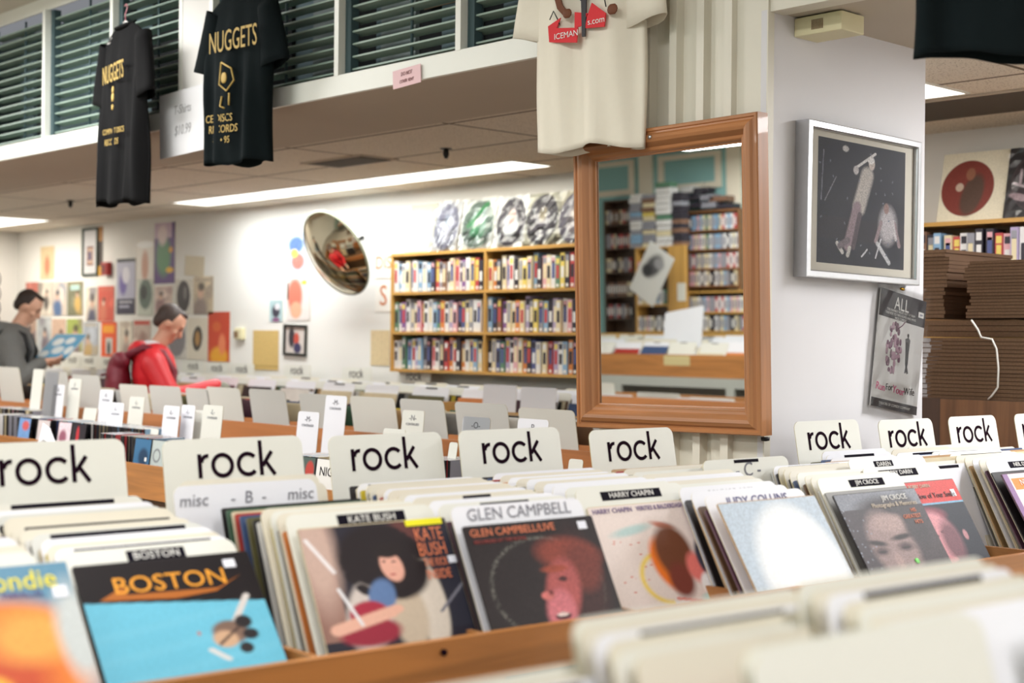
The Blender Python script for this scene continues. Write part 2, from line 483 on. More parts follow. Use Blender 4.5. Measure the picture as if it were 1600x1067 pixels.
# ------------------------------------------------------------------ ceiling lamps, vents, sprinklers
def lamp(x0, x1, y0, y1, label, power, col=(1, 1, .97)):
    t = empty('ceiling_lamp', ((x0 + x1) / 2, (y0 + y1) / 2, CEIL)); tag(t, label, 'ceiling light', 'fluorescent panels in the low ceiling')
    w_, d = (x1 - x0), (y1 - y0)
    f = MB(); b = 0.012
    for a in ((-w_ / 2 - b, w_ / 2 + b, -d / 2 - b, -d / 2), (-w_ / 2 - b, w_ / 2 + b, d / 2, d / 2 + b), (-w_ / 2 - b, -w_ / 2, -d / 2, d / 2), (w_ / 2, w_ / 2 + b, -d / 2, d / 2)):
        f.box(a[0], a[1], a[2], a[3], -0.006, -0.0005, TRIM)
    f.build('frame', t)
    MB().box(-w_ / 2, w_ / 2, -d / 2, d / 2, -0.005, -0.0005, EM).build('diffuser', t)
    area(((x0 + x1) / 2, (y0 + y1) / 2, CEIL - 0.02), w_, d, power, col)
lamp(-6.93, -5.69, 5.33, 5.62, 'warm fluorescent ceiling panel, right end of the lit row nearest the video shelf', 15, (1, .97, .86))
lamp(-8.16, -6.945, 5.34, 5.63, 'cool white fluorescent panel in the middle of the lit row', 18, (.95, 1, 1))
lamp(-9.26, -8.175, 5.35, 5.64, 'cool white fluorescent panel at the left end of the lit row', 18, (.95, 1, 1))
lamp(-12.7, -11.5, 5.05, 5.50, 'fluorescent ceiling panel above the left corner of the shop', 24, (1, .93, .82))
lamp(-3.5, -2.87, 4.76, 5.05, 'fluorescent ceiling panel right of the pillar', 13, (1, .95, .88))
for x in (-1.3, .9): area((x, 4.9, CEIL - 0.02), 1.2, .3, 60, (.97, .98, 1))  # unseen fill lights, added to brighten the right side of the pillar
for x, l in ((-1.3, 'nearer'), (.9, 'farther')):
    t = empty('ceiling_lamp', (x, 4.9, CEIL)); tag(t, 'added unseen fill light panel right of the photo edge, %s one' % l, 'ceiling light', 'fluorescent panels in the low ceiling')
    MB().box(-.6, .6, -.15, .15, -0.005, -0.0005, EM).build('diffuser', t)  # glowing panel to match each added fill light
for k, (x, y) in enumerate(HIGHL):
    t = empty('batten_lamp', (x, y, HIGH)); tag(t, 'white fluorescent lamp on the upper ceiling over the shop floor', 'ceiling light', 'fluorescent lamps on the upper ceiling')  # the added pair gets the same lamp bodies
    MB().box(-.62, .62, -.09, .09, -0.04, -0.0005, TRIM).build('housing', t)
    MB().tube([(-.6, 0, -.075), (.6, 0, -.075)], .045, EM2, 10).build('diffuser', t)

vg = M('vent_grey', (96, 88, 78), 0.7); vb = M('vent_backing', (120, 110, 98), 0.8)  # grille bars and the brownish grey sheet behind them
def vent(x, y, sx, sy, label, rows):
    t = empty('ceiling_vent', (x, y, CEIL)); tag(t, label, 'ceiling vent')
    MB().box(-sx / 2, sx / 2, -sy / 2, sy / 2, -0.004, -0.0005, vb).build('backing', t)
    g = MB()
    for k in range(rows):
        yy = -sy / 2 + sy * (k + .5) / rows
        g.box(-sx / 2 + .02, sx / 2 - .02, yy - sy / rows * .3, yy + sy / rows * .3, -0.010, -0.004, vg)
    g.build('grille', t)
    f = MB()
    for a in ((-sx / 2 - .02, sx / 2 + .02, -sy / 2 - .02, -sy / 2), (-sx / 2 - .02, sx / 2 + .02, sy / 2, sy / 2 + .02), (-sx / 2 - .02, -sx / 2, -sy / 2, sy / 2), (sx / 2, sx / 2 + .02, -sy / 2, sy / 2)):
        f.box(a[0], a[1], a[2], a[3], -0.008, -0.0005, SOFFIT)
    f.build('frame', t)
c = at_z(545, 251, CEIL); vent(c.x, c.y, .5, .22, 'dark square ceiling vent above the long lamp row', 8)
c = at_z(1540, 175, CEIL); vent(-3.0, 5.34, 1.0, .42, 'large brown perforated ceiling vent right of the pillar', 26)
for px, py, lb in ((697, 232, 'black sprinkler head on the low ceiling above the bookshelf'), (110, 313, 'black sprinkler head on the low ceiling left of the long black shirt')):
    c = at_z(px, py, CEIL)
    t = empty('sprinkler', (c.x, c.y, CEIL)); tag(t, lb, 'sprinkler')
    MB().lathe([(0, -.004), (.03, -.004), (.03, -.0005), (0, -.0005)], BLACK, 14).build('escutcheon', t)
    MB().lathe([(0, -.05), (.008, -.05), (.016, -.03), (.013, -.004), (0, -.004)], BLACK, 12).build('head', t)

# ================================================================== video shelves on the far wall
PAL = {'white': (228, 226, 226), 'cream': (226, 212, 176), 'black': (56, 52, 62), 'red': (190, 76, 78), 'navy': (84, 92, 140), 'pale blue': (140, 176, 208), 'pink': (222, 170, 178),
       'green': (96, 136, 112), 'yellow': (228, 206, 110), 'purple': (134, 92, 148), 'orange': (218, 136, 74), 'grey': (150, 150, 160), 'lilac': (176, 162, 196), 'brown': (134, 100, 82)}
PALN = list(PAL)
def spine_mat(n): return M('spine_' + n.replace(' ', '_'), PAL[n], 0.4)
tapes = {}
def tape_mesh(n, v):
    k = (n, v)
    if k in tapes: return tapes[k]
    mb = MB(); m = spine_mat(n); h = .19; w_ = .035
    mb.box(-w_ / 2, w_ / 2, 0, .104, 0, h, m)
    a = spine_mat(['white', 'black', 'red', 'cream', 'navy'][v]); b = spine_mat(['black', 'white', 'yellow', 'grey', 'pink'][v])
    mb.box(-w_ * .32, w_ * .32, -.0006, 0, h * .3, h * (.62 + .05 * v), a if n != ['white', 'black', 'red', 'cream', 'navy'][v] else b)
    mb.box(-w_ * .36, w_ * .36, -.0006, 0, h * .76, h * .93, b)
    mb.box(-w_ * .3, w_ * .3, -.0007, 0, h * .04, h * .13, spine_mat('white'))
    tapes[k] = mb.mesh('video_case'); return tapes[k]
SY = 5.74
def video_shelf(x0, x1, divs, label, zb=1.294):
    t = empty('video_shelf', (x0, SY, zb)); tag(t, label, 'shelf')
    W = x1 - x0; H = 2.036 - zb; th = .018
    for nm, a in (('top_board', (0, W, 0, .2, H - th, H)), ('bottom_board', (0, W, 0, .2, 0, th)), ('side_panel', (0, th, 0.001, .2, th, H - th)), ('side_panel', (W - th, W, 0.001, .2, th, H - th))):
        MB().box(*a, OAK if 'board' in nm else OAKV).build(nm, t)
    for z in (.243, .490):
        MB().box(th, W - th, .001, .195, z - th / 2, z + th / 2, OAK).build('shelf_board', t)
    for dx in divs:
        for za, zb_ in ((th, .243 - th / 2), (.243 + th / 2, .49 - th / 2), (.49 + th / 2, H - th)):
            MB().box(dx - x0 - th / 2, dx - x0 + th / 2, .0015, .195, za, zb_, OAKV).build('divider', t)
    MB().box(th, W - th, .195, .2, th, H - th, PLY).build('back_panel', t)
    return t
video_shelf(-7.24, -5.46, (-6.355,), 'long oak wall shelf packed with video cases left of the mirror')
video_shelf(-3.74, -2.0, (-2.87,), 'oak wall shelf of video cases right of the pillar')
rw = {0: 'bottom', 1: 'middle', 2: 'top'}
seqs = [['white', 'pale blue', 'white', 'cream', 'grey', 'white', 'pale blue', 'white', 'pale blue', 'black', 'red', 'grey', 'brown', 'white', 'cream', 'pink', 'white', 'purple', 'white', 'yellow', 'red', 'black'],
        ['cream', 'orange', 'black', 'cream', 'lilac', 'white', 'black', 'cream', 'yellow', 'cream', 'pale blue', 'black', 'pink', 'cream', 'white', 'green', 'yellow', 'black', 'red', 'grey', 'navy', 'cream'],
        ['green', 'white', 'purple', 'white', 'grey', 'cream', 'pink', 'red', 'white', 'white', 'pale blue', 'green', 'orange', 'white', 'lilac', 'pink', 'black', 'navy', 'cream', 'grey', 'white', 'white'],
        ['pale blue', 'black', 'brown', 'purple', 'cream', 'cream', 'orange', 'cream', 'lilac', 'black', 'yellow', 'grey', 'pale blue', 'black', 'lilac', 'cream', 'white', 'pink', 'black', 'red', 'black', 'navy'],
        ['white', 'white', 'green', 'pale blue', 'white', 'lilac', 'pale blue', 'grey', 'black', 'pink', 'white', 'black', 'red', 'orange', 'white', 'black', 'orange', 'white', 'cream', 'pale blue', 'cream', 'grey'],
        ['black', 'cream', 'navy', 'green', 'lilac', 'white', 'pink', 'cream', 'orange', 'black', 'navy', 'white', 'cream', 'red', 'lilac', 'white', 'pale blue', 'orange', 'black', 'brown', 'yellow', 'navy']]
def fill(xa, xb, z, row, bay, seq, zz=None):
    x = xa + .02; k = 0; names = []
    rng = random.Random(hash((round(xa * 100), round(z * 100))) % 999)
    pos = []
    while x < xb - .024:
        names.append(seq[(k + (k // 22) * 7) % 22]); pos.append(x); x += .0372 + (0.014 if rng.random() < .06 else 0); k += 1
    for k, (n, x) in enumerate(zip(names, pos)):
        o = link('video_case', tape_mesh(n, (k * 3 + row) % 5)); s = .93 + .16 * rng.random() ** 2
        o.location = (x, SY + .012 + .015 * rng.random(), z); o.scale = (1, 1, min(s, 1.08))
        if k % 3 == 1: o.location.y += .004
        l = names[k - 1] if k else 'wooden side'; r = names[k + 1] if k + 1 < len(names) else 'wooden side'
        tag(o, '%s case between %s and %s, %s row, %s' % (n, l, r, rw[row], bay) if 0 < k < len(names) - 1 else '%s video case, %s end of %s row, %s' % (n, 'left' if k == 0 else 'right', rw[row], bay),
            'video case', 'video cases on the %s row, %s' % (rw[row], bay))
zr = (1.294 + .018, 1.294 + .252, 1.294 + .499)
for r in (0, 1, 2):
    fill(-7.222, -6.364, zr[r], r, 'left shelf bay', seqs[{2: 0, 1: 2, 0: 4}[r]])
    fill(-6.346, -5.478, zr[r], r, 'bay beside mirror', seqs[{2: 1, 1: 3, 0: 5}[r]])
fill(-3.72, -2.88, zr[2] , 2, 'shelf beyond pillar', ['navy', 'green', 'white', 'red', 'white', 'black', 'brown', 'black', 'pale blue', 'cream', 'red', 'white', 'grey', 'black', 'black', 'red', 'pink', 'lilac', 'white', 'pink', 'white', 'orange'])
fill(-2.86, -2.3, zr[2], 2, 'far right shelf bay', seqs[3])

# picture records leaning on the shelf tops
def wrapped(x, w_, art, label, lean=12, round_=False, y=SY + .05, z=2.036, cols=None):
    t = empty('picture_record', (x, y, z + .0005), (-R_(lean), 0, 0)); tag(t, label, 'record', 'picture records standing on top of the wall shelf')
    MB().box(-w_ / 2, w_ / 2, 0, .004, 0, .315, M('sleeve_board_' + label.split()[0], cols or (210, 205, 190), .5)).build('sleeve', t)
    art.build(w_, .315, t)
    return t
A_ = Art
wrapped(-7.04, .27, A_((176, 172, 150), 40, seed=1).ell(.5, .55, .3, .38, (150, 146, 158)).ell(.5, .35, .14, .14, (196, 186, 180)).ell(.7, .6, .15, .3, (222, 220, 214)).noise(.1), 'faded tan framed picture record at the left end above the video shelf')
def disc(seed, c1, c2, c3, shine=True, bgc=(206, 204, 196)):
    a = A_(bgc, 48, seed=seed); a.ell(.5, .5, .47, .47, c1, soft=.05).ell(.5, .55, .22, .26, c2).ell(.5, .4, .12, .14, c3)
    a.noise(.15); return a
def bag(t, seed, w_=.30):
    """crinkled clear plastic bag over a record"""
    rng = random.Random(seed); mb = MB(); n = 10
    pts = [[(-w_ / 2 + w_ * i / n, -.006 - rng.random() * .014, .32 * j / n) for i in range(n + 1)] for j in range(n + 1)]
    vs = [p for r in pts for p in r]
    fs = [(j * (n + 1) + i, j * (n + 1) + i + 1, (j + 1) * (n + 1) + i + 1, (j + 1) * (n + 1) + i) for j in range(n) for i in range(n)]
    mb.add(vs, fs, BAG); mb.build('plastic_bag', t, False)
def bag_mat():
    m = bpy.data.materials.new('clear_plastic_bag'); m.use_nodes = True; nt = m.node_tree; nt.nodes.clear()
    o = nt.nodes.new('ShaderNodeOutputMaterial'); mx = nt.nodes.new('ShaderNodeMixShader'); tr = nt.nodes.new('ShaderNodeBsdfTransparent'); gl = nt.nodes.new('ShaderNodeBsdfGlossy')
    gl.inputs['Roughness'].default_value = .22; fr = nt.nodes.new('ShaderNodeFresnel'); fr.inputs[0].default_value = 1.5
    nt.links.new(fr.outputs[0], mx.inputs[0]); nt.links.new(tr.outputs[0], mx.inputs[1]); nt.links.new(gl.outputs[0], mx.inputs[2]); nt.links.new(mx.outputs[0], o.inputs[0])
    return m
BAG = bag_mat()
specs = [(-6.80, .24, disc(2, (120, 120, 140), (190, 190, 205), (160, 170, 190), bgc=(196, 198, 200)), 'blue grey picture disc in crinkled plastic, second from the left above the shelf'),
         (-6.51, .30, disc(3, (90, 110, 100), (60, 130, 90), (190, 195, 190), bgc=(210, 214, 210)).line(.2, .5, .7, .1, .06, (44, 128, 74)), 'picture disc with a green sweep in shiny plastic above the shelf'),
         (-6.22, .26, disc(4, (52, 46, 58), (216, 220, 224), (190, 150, 140), bgc=(224, 226, 226)), 'dark domed picture disc with a white lower half above the shelf'),
         (-5.96, .27, disc(5, (56, 52, 60), (90, 86, 96), (150, 140, 120), bgc=(170, 168, 150)), 'black picture disc with a tan streak in plastic above the shelf'),
         (-5.70, .27, disc(6, (84, 78, 92), (120, 110, 116), (170, 150, 140), bgc=(178, 172, 150)).rect(.82, 0, .98, 1, (196, 150, 120)), 'grey picture disc with a salmon strip in plastic above the shelf'),
         (-5.45, .27, disc(7, (64, 44, 46), (224, 212, 184), (214, 200, 170), bgc=(190, 184, 166)), 'dark brown picture disc with a cream figure next to the mirror frame')]
for i, (x, w_, a, l) in enumerate(specs):
    t = wrapped(x, w_, a, l); bag(t, i, w_)
t = wrapped(-3.27, .315, A_((222, 214, 192), 90, seed=11).ell(.42, .52, .40, .40, (122, 54, 46), soft=.03).ell(.5, .62, .16, .3, (84, 62, 52), ang=15).ell(.45, .32, .07, .09, (140, 92, 70)).ell(.3, .5, .06, .06, (190, 168, 150)).noise(.08), 'cream sleeve with a round brown red portrait window right of the pillar', cols=(222, 214, 192))
t = wrapped(-2.955, .31, A_((44, 40, 44), 90, seed=12).ell(.48, .5, .42, .42, (58, 44, 50), soft=.05).ring(.48, .5, .41, .012, (96, 80, 84), .6).line(.2, .32, .2, .5, .02, (190, 170, 176)).line(.1, .5, .28, .56, .02, (190, 170, 176)).ell(.2, .7, .15, .05, (186, 160, 168), ang=15).rect(.84, .1, .93, .17, (230, 230, 230)).noise(.2), 'black sleeve with a dim picture disc in plastic right of the pillar', cols=(40, 38, 42)); bag(t, 31, .31)
t = wrapped(-2.62, .32, A_((214, 210, 192), 90, seed=13).ell(.52, .58, .44, .40, (152, 148, 146), soft=.03).ell(.66, .42, .16, .24, (44, 40, 44)).ell(.6, .75, .12, .12, (170, 140, 130)).rect(.3, .72, .42, .95, (70, 70, 76)).noise(.1), 'cream sleeve with red lettering and a grey round window at the right edge', cols=(214, 210, 192))
text(t, 'BIG COL', .036, M('red_ink', (200, 36, 40)), .0, .286, -.002)
# ================================================================== mirror on the pillar
def frame_mesh(name, W, H, prof, m, parent, mats=None):
    """mitred picture frame centred at 0 in xz; prof = [(inset from outer edge, y)]"""
    mb = MB(); n = len(prof)
    vs = []
    for ins, y in prof:
        a, b = W / 2 - ins, H / 2 - ins
        vs += [(-a, y, -b), (a, y, -b), (a, y, b), (-a, y, b)]
    for i in range(n - 1):
        for k in range(4):
            kk = (k + 1) % 4
            f = [(i * 4 + k, i * 4 + kk, (i + 1) * 4 + kk, (i + 1) * 4 + k)]
            mb.v = vs; mb.f += f; mb.sm.append(False); mb.mi.append(mb.mat(m if (mats is None or k % 2 == 0) else mats))
    return mb.build(name, parent)
MW, MH = .73, .92
ct = (at_y(916, 222, FY - .05) + at_y(1201, 180, FY - .05) + at_y(921, 665, FY - .05) + at_y(1206, 680, FY - .05)) / 4
TILT = R_(1.0)
mir = empty('wall_mirror', (ct.x, FY - .102, ct.z), (TILT, 0, 0))
mir.rotation_euler = (Matrix.Rotation(TILT, 3, 'X') @ Matrix.Rotation(R_(-0.9), 3, 'Y')).to_euler()
tag(mir, 'large rectangular mirror in a moulded reddish brown wooden frame hung on the pillar', 'mirror')
MWX = wood('mirror_frame_wood', (176, 118, 72), 'X', 0.66, rough=.38, coat=.15); MWZ = wood('mirror_frame_wood_upright', (176, 118, 72), 'Z', 0.66, rough=.38, coat=.15)
prof = [(0, .045), (0, -.002), (.003, -.006), (.010, -.006), (.013, -.002), (.018, -.003), (.024, -.010), (.034, -.014), (.044, -.011), (.052, -.002), (.058, .006), (.066, .008), (.070, .012), (.074, .020), (.078, .022), (.078, .034)]
frame_mesh('frame', MW, MH, prof, MWX, mir, MWZ)
gm = M('mirror_silver', (236, 240, 238), 0.0, metal=1.0)
MB().box(-MW / 2 + .07, MW / 2 - .07, .026, .030, -MH / 2 + .07, MH / 2 - .07, gm).build('mirror_glass', mir)
MB().box(-MW / 2 + .005, MW / 2 - .005, .031, .044, -MH / 2 + .005, MH / 2 - .005, PLY).build('backing_board', mir)
MB().lathe([(0, -.004), (.006, -.004), (.006, .004), (0, .004)], METAL, 12, Matrix.Translation((-.03, -.013, MH / 2 - .03)) @ Matrix.Rotation(PI / 2, 4, 'X')).build('screw', mir)
MB().lathe([(0, -.012), (.012, -.010), (.013, 0), (0, 0)], BLACK, 12, Matrix.Translation((MW / 2 - .02, .04, -MH / 2 - .006)) @ Matrix.Rotation(0, 4, 'X')).build('rubber_stop', mir)

# framed photograph on the side of the pillar
def side_rot(extra=0.0):   # stands on the +x face, turned in its own plane
    return (Matrix.Rotation(PI / 2, 3, 'Z') @ Matrix.Rotation(extra, 3, 'Y')).to_euler()
fr = empty('framed_photograph', (PX1 + .048, (3.552 + 4.163) / 2, 1.922), side_rot(R_(.7)))
tag(fr, 'aluminium framed black and white concert photograph on the pillar side', 'picture')
frame_mesh('frame', .615, .462, [(0, .047), (0, 0), (.003, -.001), (.018, -.001), (.020, .001), (.022, .006), (.022, .02)], METAL, fr)
MB().box(-.30, .30, .016, .046, -.225, .225, M('cream_mount', (222, 216, 202), .7)).build('mount_board', fr)
ph = A_((34, 36, 50), 150, .9, seed=21)
ph.rect(0, .62, 1, .8, (44, 40, 50), .6)
ph.line(.55, .25, .46, .52, .075, (190, 182, 176)).line(.44, .52, .34, .84, .05, (150, 130, 138)).line(.47, .58, .40, .85, .026, (96, 84, 92)).line(.36, .86, .34, .92, .02, (200, 196, 190)).line(.22, .83, .28, .9, .018, (214, 210, 206))
ph.ell(.60, .15, .035, .05, (206, 192, 184)).ell(.59, .12, .04, .03, (230, 226, 224)).line(.64, .06, .42, .2, .012, (220, 216, 214)).ell(.42, .22, .03, .035, (196, 190, 190)).line(.34, .8, .25, .85, .03, (120, 108, 116))
ph.ell(.80, .64, .10, .15, (186, 180, 184), soft=.6).line(.72, .62, .66, .78, .02, (150, 130, 134)).line(.88, .62, .94, .8, .02, (150, 130, 134)).ell(.78, .5, .03, .045, (150, 120, 116)).line(.86, .6, .9, .75, .015, (200, 194, 196)).line(.68, .8, .82, .95, .02, (200, 200, 204)).line(.72, .76, .66, .92, .008, (206, 206, 210)).line(.5, .92, .56, .86, .008, (210, 210, 214)).line(.06, .1, .04, .5, .006, (120, 120, 134)).line(.08, .5, .2, .3, .005, (130, 130, 140)).ell(.3, .06, .035, .025, (200, 196, 194))
for i in range(26):
    ph.line(ph.rng.rand(), ph.rng.rand(), 0, 0, .0001, (0, 0, 0)) if False else ph.ell(ph.rng.rand(), ph.rng.rand(), .012, .006, (112, 116, 132), ang=ph.rng.rand() * 180)
ph.noise(.28)
o = ph.build(.475, .375, fr, 'photograph', y=.0155); o.location = (0, 0, -.375 / 2 + .003)
gl = bpy.data.materials.new('clear_glass'); gl.use_nodes = True
nt = gl.node_tree; nt.nodes.clear(); oo = nt.nodes.new('ShaderNodeOutputMaterial'); mx = nt.nodes.new('ShaderNodeMixShader'); t1 = nt.nodes.new('ShaderNodeBsdfTransparent'); g1 = nt.nodes.new('ShaderNodeBsdfGlossy'); g1.inputs['Roughness'].default_value = .02
fz = nt.nodes.new('ShaderNodeFresnel'); fz.inputs[0].default_value = 1.3
nt.links.new(fz.outputs[0], mx.inputs[0]); nt.links.new(t1.outputs[0], mx.inputs[1]); nt.links.new(g1.outputs[0], mx.inputs[2]); nt.links.new(mx.outputs[0], oo.inputs[0])
MB().add([(-.288, .009, -.211), (.288, .009, -.211), (.288, .009, .211), (-.288, .009, .211)], [(0, 1, 2, 3)], gl).build('glass', fr, False)

# the bagged play poster
po = empty('play_poster', (PX1 + .012, 4.105, 1.475), side_rot(R_(8.5)))
tag(po, 'bagged comedy play poster with black bands pinned low on the pillar edge', 'poster')
PAP = M('white_poster_paper', (224, 222, 220), .45)
MB().box(-.135, .135, 0, .004, -.19, .185, PAP).build('paper', po)
bm_ = MB(); DK = M('poster_charcoal', (52, 50, 56), .4)
bm_.box(-.135, .135, -.0006, 0, .098, .185, DK); bm_.box(-.135, .135, -.0006, 0, -.19, -.162, DK)
bm_.build('black_band', po)
WT = M('white_ink', (232, 230, 226), .5)
text(po, 'ALL', .058, WT, -.01, .148, -.0012, xs=.9)
for k, s in enumerate(('THE FUNNIEST NIGHT OUT OF THEM', 'TAXI RIDE TO TWO HOMES AND WIVES', 'WILD COMEDY')):
    text(po, s, .011, WT, -.01, .124 - k * .011, -.0012, xs=.9)
text(po, 'THEATRE OF COMEDY COMPANY', .012, WT, 0, -.176, -.0012)
PK = M('pink_ink', (226, 74, 138), .5); INK = M('black_ink', (30, 26, 34), .5)
for i, (ww, c, x, s) in enumerate((('Run', PK, -.09, .034), ('For', INK, -.04, .03), ('Your', PK, .015, .034), ('Wife', INK, .078, .032))):
    text(po, ww, s, c, x, -.125 + (.004 if i % 2 else 0), -.0012, rot=.06 * (-1) ** i)
cr = MB(); r2 = random.Random(5); LIL = M('lilac_print', (176, 140, 158), .6); LIL2 = M('plum_print', (112, 72, 96), .6)
for i in range(34):
    a = r2.uniform(0, 2 * PI); q = r2.random() ** .5; x = -.035 + math.cos(a) * q * .042; z = .005 + math.sin(a) * q * .075
    cr.ell((x, 0, z), (.009 * r2.uniform(.7, 1.4), .0006, .012 * r2.uniform(.7, 1.5)), LIL if i % 3 else LIL2, n=8)
for x, z in ((-.055, .062), (-.02, .07), (-.04, .04), (-.07, .02), (-.035, .085)): cr.ell((x, -.0004, z), (.007, .0008, .009), LIL2, n=8)
cr.tube([(-.02, 0, .07), (.005, 0, .085), (.02, 0, .1)], .002, LIL2, 6)
cr.build('printed_group', po)
mn = MB()
mn.ell((.045, 0, .058), (.006, .0006, .008), INK, n=8); mn.prism([(.036, .01), (.056, .01), (.058, .045), (.046, .052), (.03, .045)], -.0008, 0, INK)
mn.prism([(.036, .012), (.046, .012), (.05, -.035), (.062, -.062), (.054, -.066), (.04, -.035)], -.0008, 0, INK); mn.prism([(.044, .012), (.055, .012), (.056, -.03), (.048, -.064), (.04, -.064), (.046, -.03)], -.0008, 0, INK)
mn.build('printed_figure', po)
tg = text(po, '0.99', .009, M('blue_pen', (70, 70, 120), .6), .108, .135, -.0022)
MB().box(.092, .124, -.0014, -.0008, .127, .145, WT).build('price_sticker', po)
pg = MB(); rng = random.Random(4); n = 8
vs = [(-.15 + .30 * i / n, -.003 - rng.random() * .007, -.205 + .43 * j / n) for j in range(n + 1) for i in range(n + 1)]
pg.add(vs, [(j * (n + 1) + i, j * (n + 1) + i + 1, (j + 1) * (n + 1) + i + 1, (j + 1) * (n + 1) + i) for j in range(n) for i in range(n)], BAG)
pg.build('plastic_bag', po, False)
MB().ell((-.03, -.01, .198), (.013, .006, .005), M('brass', (200, 160, 60), .3, metal=1)).build('pin', po)

# cream sensor box high on the pillar
sb = empty('alarm_box', (PX1 + .0005, 3.54, 2.40)); tag(sb, 'cream plastic alarm box with a slotted grille under the soffit', 'alarm box')
CRB = M('cream_plastic', (226, 218, 178), .45)
bevel(MB().box(0, .165, 0, .115, 0, .055, CRB).build('housing', sb), .003, 2)
g = MB()
for k in range(8): g.box(.062 + k * .0052, .0648 + k * .0052, -.0012, .001, .013, .042, M('slot_brown', (120, 92, 66), .8))
g.build('grille', sb)
MB().tube([(.12, .116, .03), (.12, .14, .026), (.11, .15, .034), (.13, .158, .04)], .002, M('copper_wire', (120, 80, 50), .5), 6).build('wire', sb)

# ================================================================== T-shirts hanging along the window band
def tshirt(name, cx, y, ztop, width, length, m, label, seed=1, sleeve=.22, lean=0.0, flare=0.04, rz=0.0, thick=.05):
    t = empty(name, (cx, y, ztop), (0, lean, rz)); tag(t, label, 't-shirt', 'T-shirts hanging along the window band')
    rng = random.Random(seed); mb = MB(); n = 64; rows = 44
    ph = [rng.uniform(0, 6.28) for _ in range(6)]
    vs = []
    for j in range(rows + 1):
        u = j / rows; z = -length * u
        if u < .10: hw = .085 + (width / 2 - .085) * (u / .10) ** .75
        else: hw = width / 2 + flare * (u - .1) + .006 * math.sin(u * 9 + ph[0])
        hd = thick * (.35 + .65 * min(1, u * 3)) * (1 + .15 * math.sin(u * 4 + ph[1]))
        for k in range(n):
            a = 2 * PI * k / n
            ca, sa = math.cos(a), math.sin(a)
            x = hw * math.copysign(abs(ca) ** .8, ca); yy = hd * math.copysign(abs(sa) ** .9, sa)
            f = min(1, u * 1.6)
            fold = f * (.013 * math.sin(x * 34 + ph[2] + u * 1.5) + .009 * math.sin(x * 61 + ph[3] - u * 3)) * (1 if sa < 0 else .6)
            zz = z + (.010 * math.sin(x * 22 + ph[4]) * u)
            vs.append((x, yy + fold, zz))
    fs = [(j * n + k, j * n + (k + 1) % n, (j + 1) * n + (k + 1) % n, (j + 1) * n + k) for j in range(rows) for k in range(n)]
    mb.add(vs, fs, m, True)
    o = mb.build('body', t); sm = o.modifiers.new('thickness', 'SOLIDIFY'); sm.thickness = .002
    for s in (-1, 1):
        sl = MB(); q = 18; vs = []
        L = 9
        for j in range(L + 1):
            u = j / L
            c = Vector((s * (width / 2 - .035 + .055 * u), 0, -.075 - sleeve * u)); rx = .050 + .030 * math.sin(u * 1.4); ry = .036
            for k in range(q):
                a = 2 * PI * k / q
                fd = .007 * math.sin(3 * a + ph[5] + u * 2) * u
                vs.append((c.x + (rx + fd) * math.cos(a), (ry + fd) * math.sin(a), c.z + .02 * math.cos(a) * s))
        sl.add(vs, [(j * q + k, j * q + (k + 1) % q, (j + 1) * q + (k + 1) % q, (j + 1) * q + k) for j in range(L) for k in range(q)], m, True)
        o = sl.build('sleeve', t); sm = o.modifiers.new('thickness', 'SOLIDIFY'); sm.thickness = .002
    cl = MB(); cl.tube([(.095 * math.cos(a), .03 * math.sin(a) - .004, -.006 + .012 * math.sin(a)) for a in [2 * PI * i / 20 for i in range(21)]], .006, m, 8)
    cl.build('collar', t)
    return t
CLB = M('black_cotton', (16, 24, 26), 1.0, noise=.15, scale=30, spec=.15); CLB2 = M('washed_black_cotton', (20, 20, 21), 1.0, noise=.15, scale=30, spec=.15)
CLW = M('natural_cotton', (232, 226, 210), .9, noise=.03, scale=40, bump=.05)
GOLD = M('gold_print', (190, 160, 84), .7)
def hanger(px, y, z, label):
    t = empty('clothes_hanger', (px, y, z)); tag(t, label, 'hanger')
    MB().tube([(0, 0, .02), (0, 0, .055), (.012, 0, .07), (.02, 0, .085), (.008, 0, .098), (-.008, 0, .09)], .003, M('hanger_pink', (196, 130, 140), .4), 8).build('hook', t)
    MB().tube([(0, 0, .02), (-.06, 0, -.01), (-.17, 0, -.06), (.17, 0, -.06), (.06, 0, -.01), (0, 0, .02)], .004, M('hanger_white', (220, 218, 214), .4), 8).build('bar', t)
    return t
y1 = 3.30
a = at_y(196, 38, y1); b = at_y(190, 318, y1)
s1 = tshirt('t_shirt', a.x + .0, y1, a.z, .53, a.z - b.z, CLB2, 'long black T-shirt with a small gold print on a pink hanger, farthest left', 3, .28, lean=R_(2), flare=.05, rz=R_(-8))
hanger(a.x, y1, a.z - .005, 'pink and white clothes hanger inside the long black shirt')
text(s1, 'NUGGETS', .12, GOLD, .02, -.235, -.062, rot=-.05, xs=.5)
text(s1, 'COMPACT DISCS', .036, GOLD, .04, -.50, -.062); text(s1, 'RECORDS', .04, GOLD, .02, -.55, -.062)
em = MB()
for zz, r in ((-.31, .018), (-.345, .022), (-.39, .015)): em.ell((.02, -.06, zz), (r * .7, .004, r), GOLD, n=10)
em.build('gold_print', s1)
a = at_y(372, -12, y1); b = at_y(362, 258, y1)
s2 = tshirt('t_shirt', a.x + .03, y1, a.z, .42, a.z - b.z, CLB, 'black T-shirt with large gold lettering beside the white post', 5, .25, lean=R_(1.5), flare=.0, rz=R_(4))
text(s2, 'NUGGETS', .125, GOLD, .03, -.215, -.064, rot=-.03, xs=.58)
text(s2, 'CE DISCS', .045, GOLD, -.05, -.53, -.064); text(s2, 'RECORDS', .045, GOLD, -.02, -.575, -.064); text(s2, '85 • 95', .04, GOLD, -.03, -.62, -.064)
em = MB()
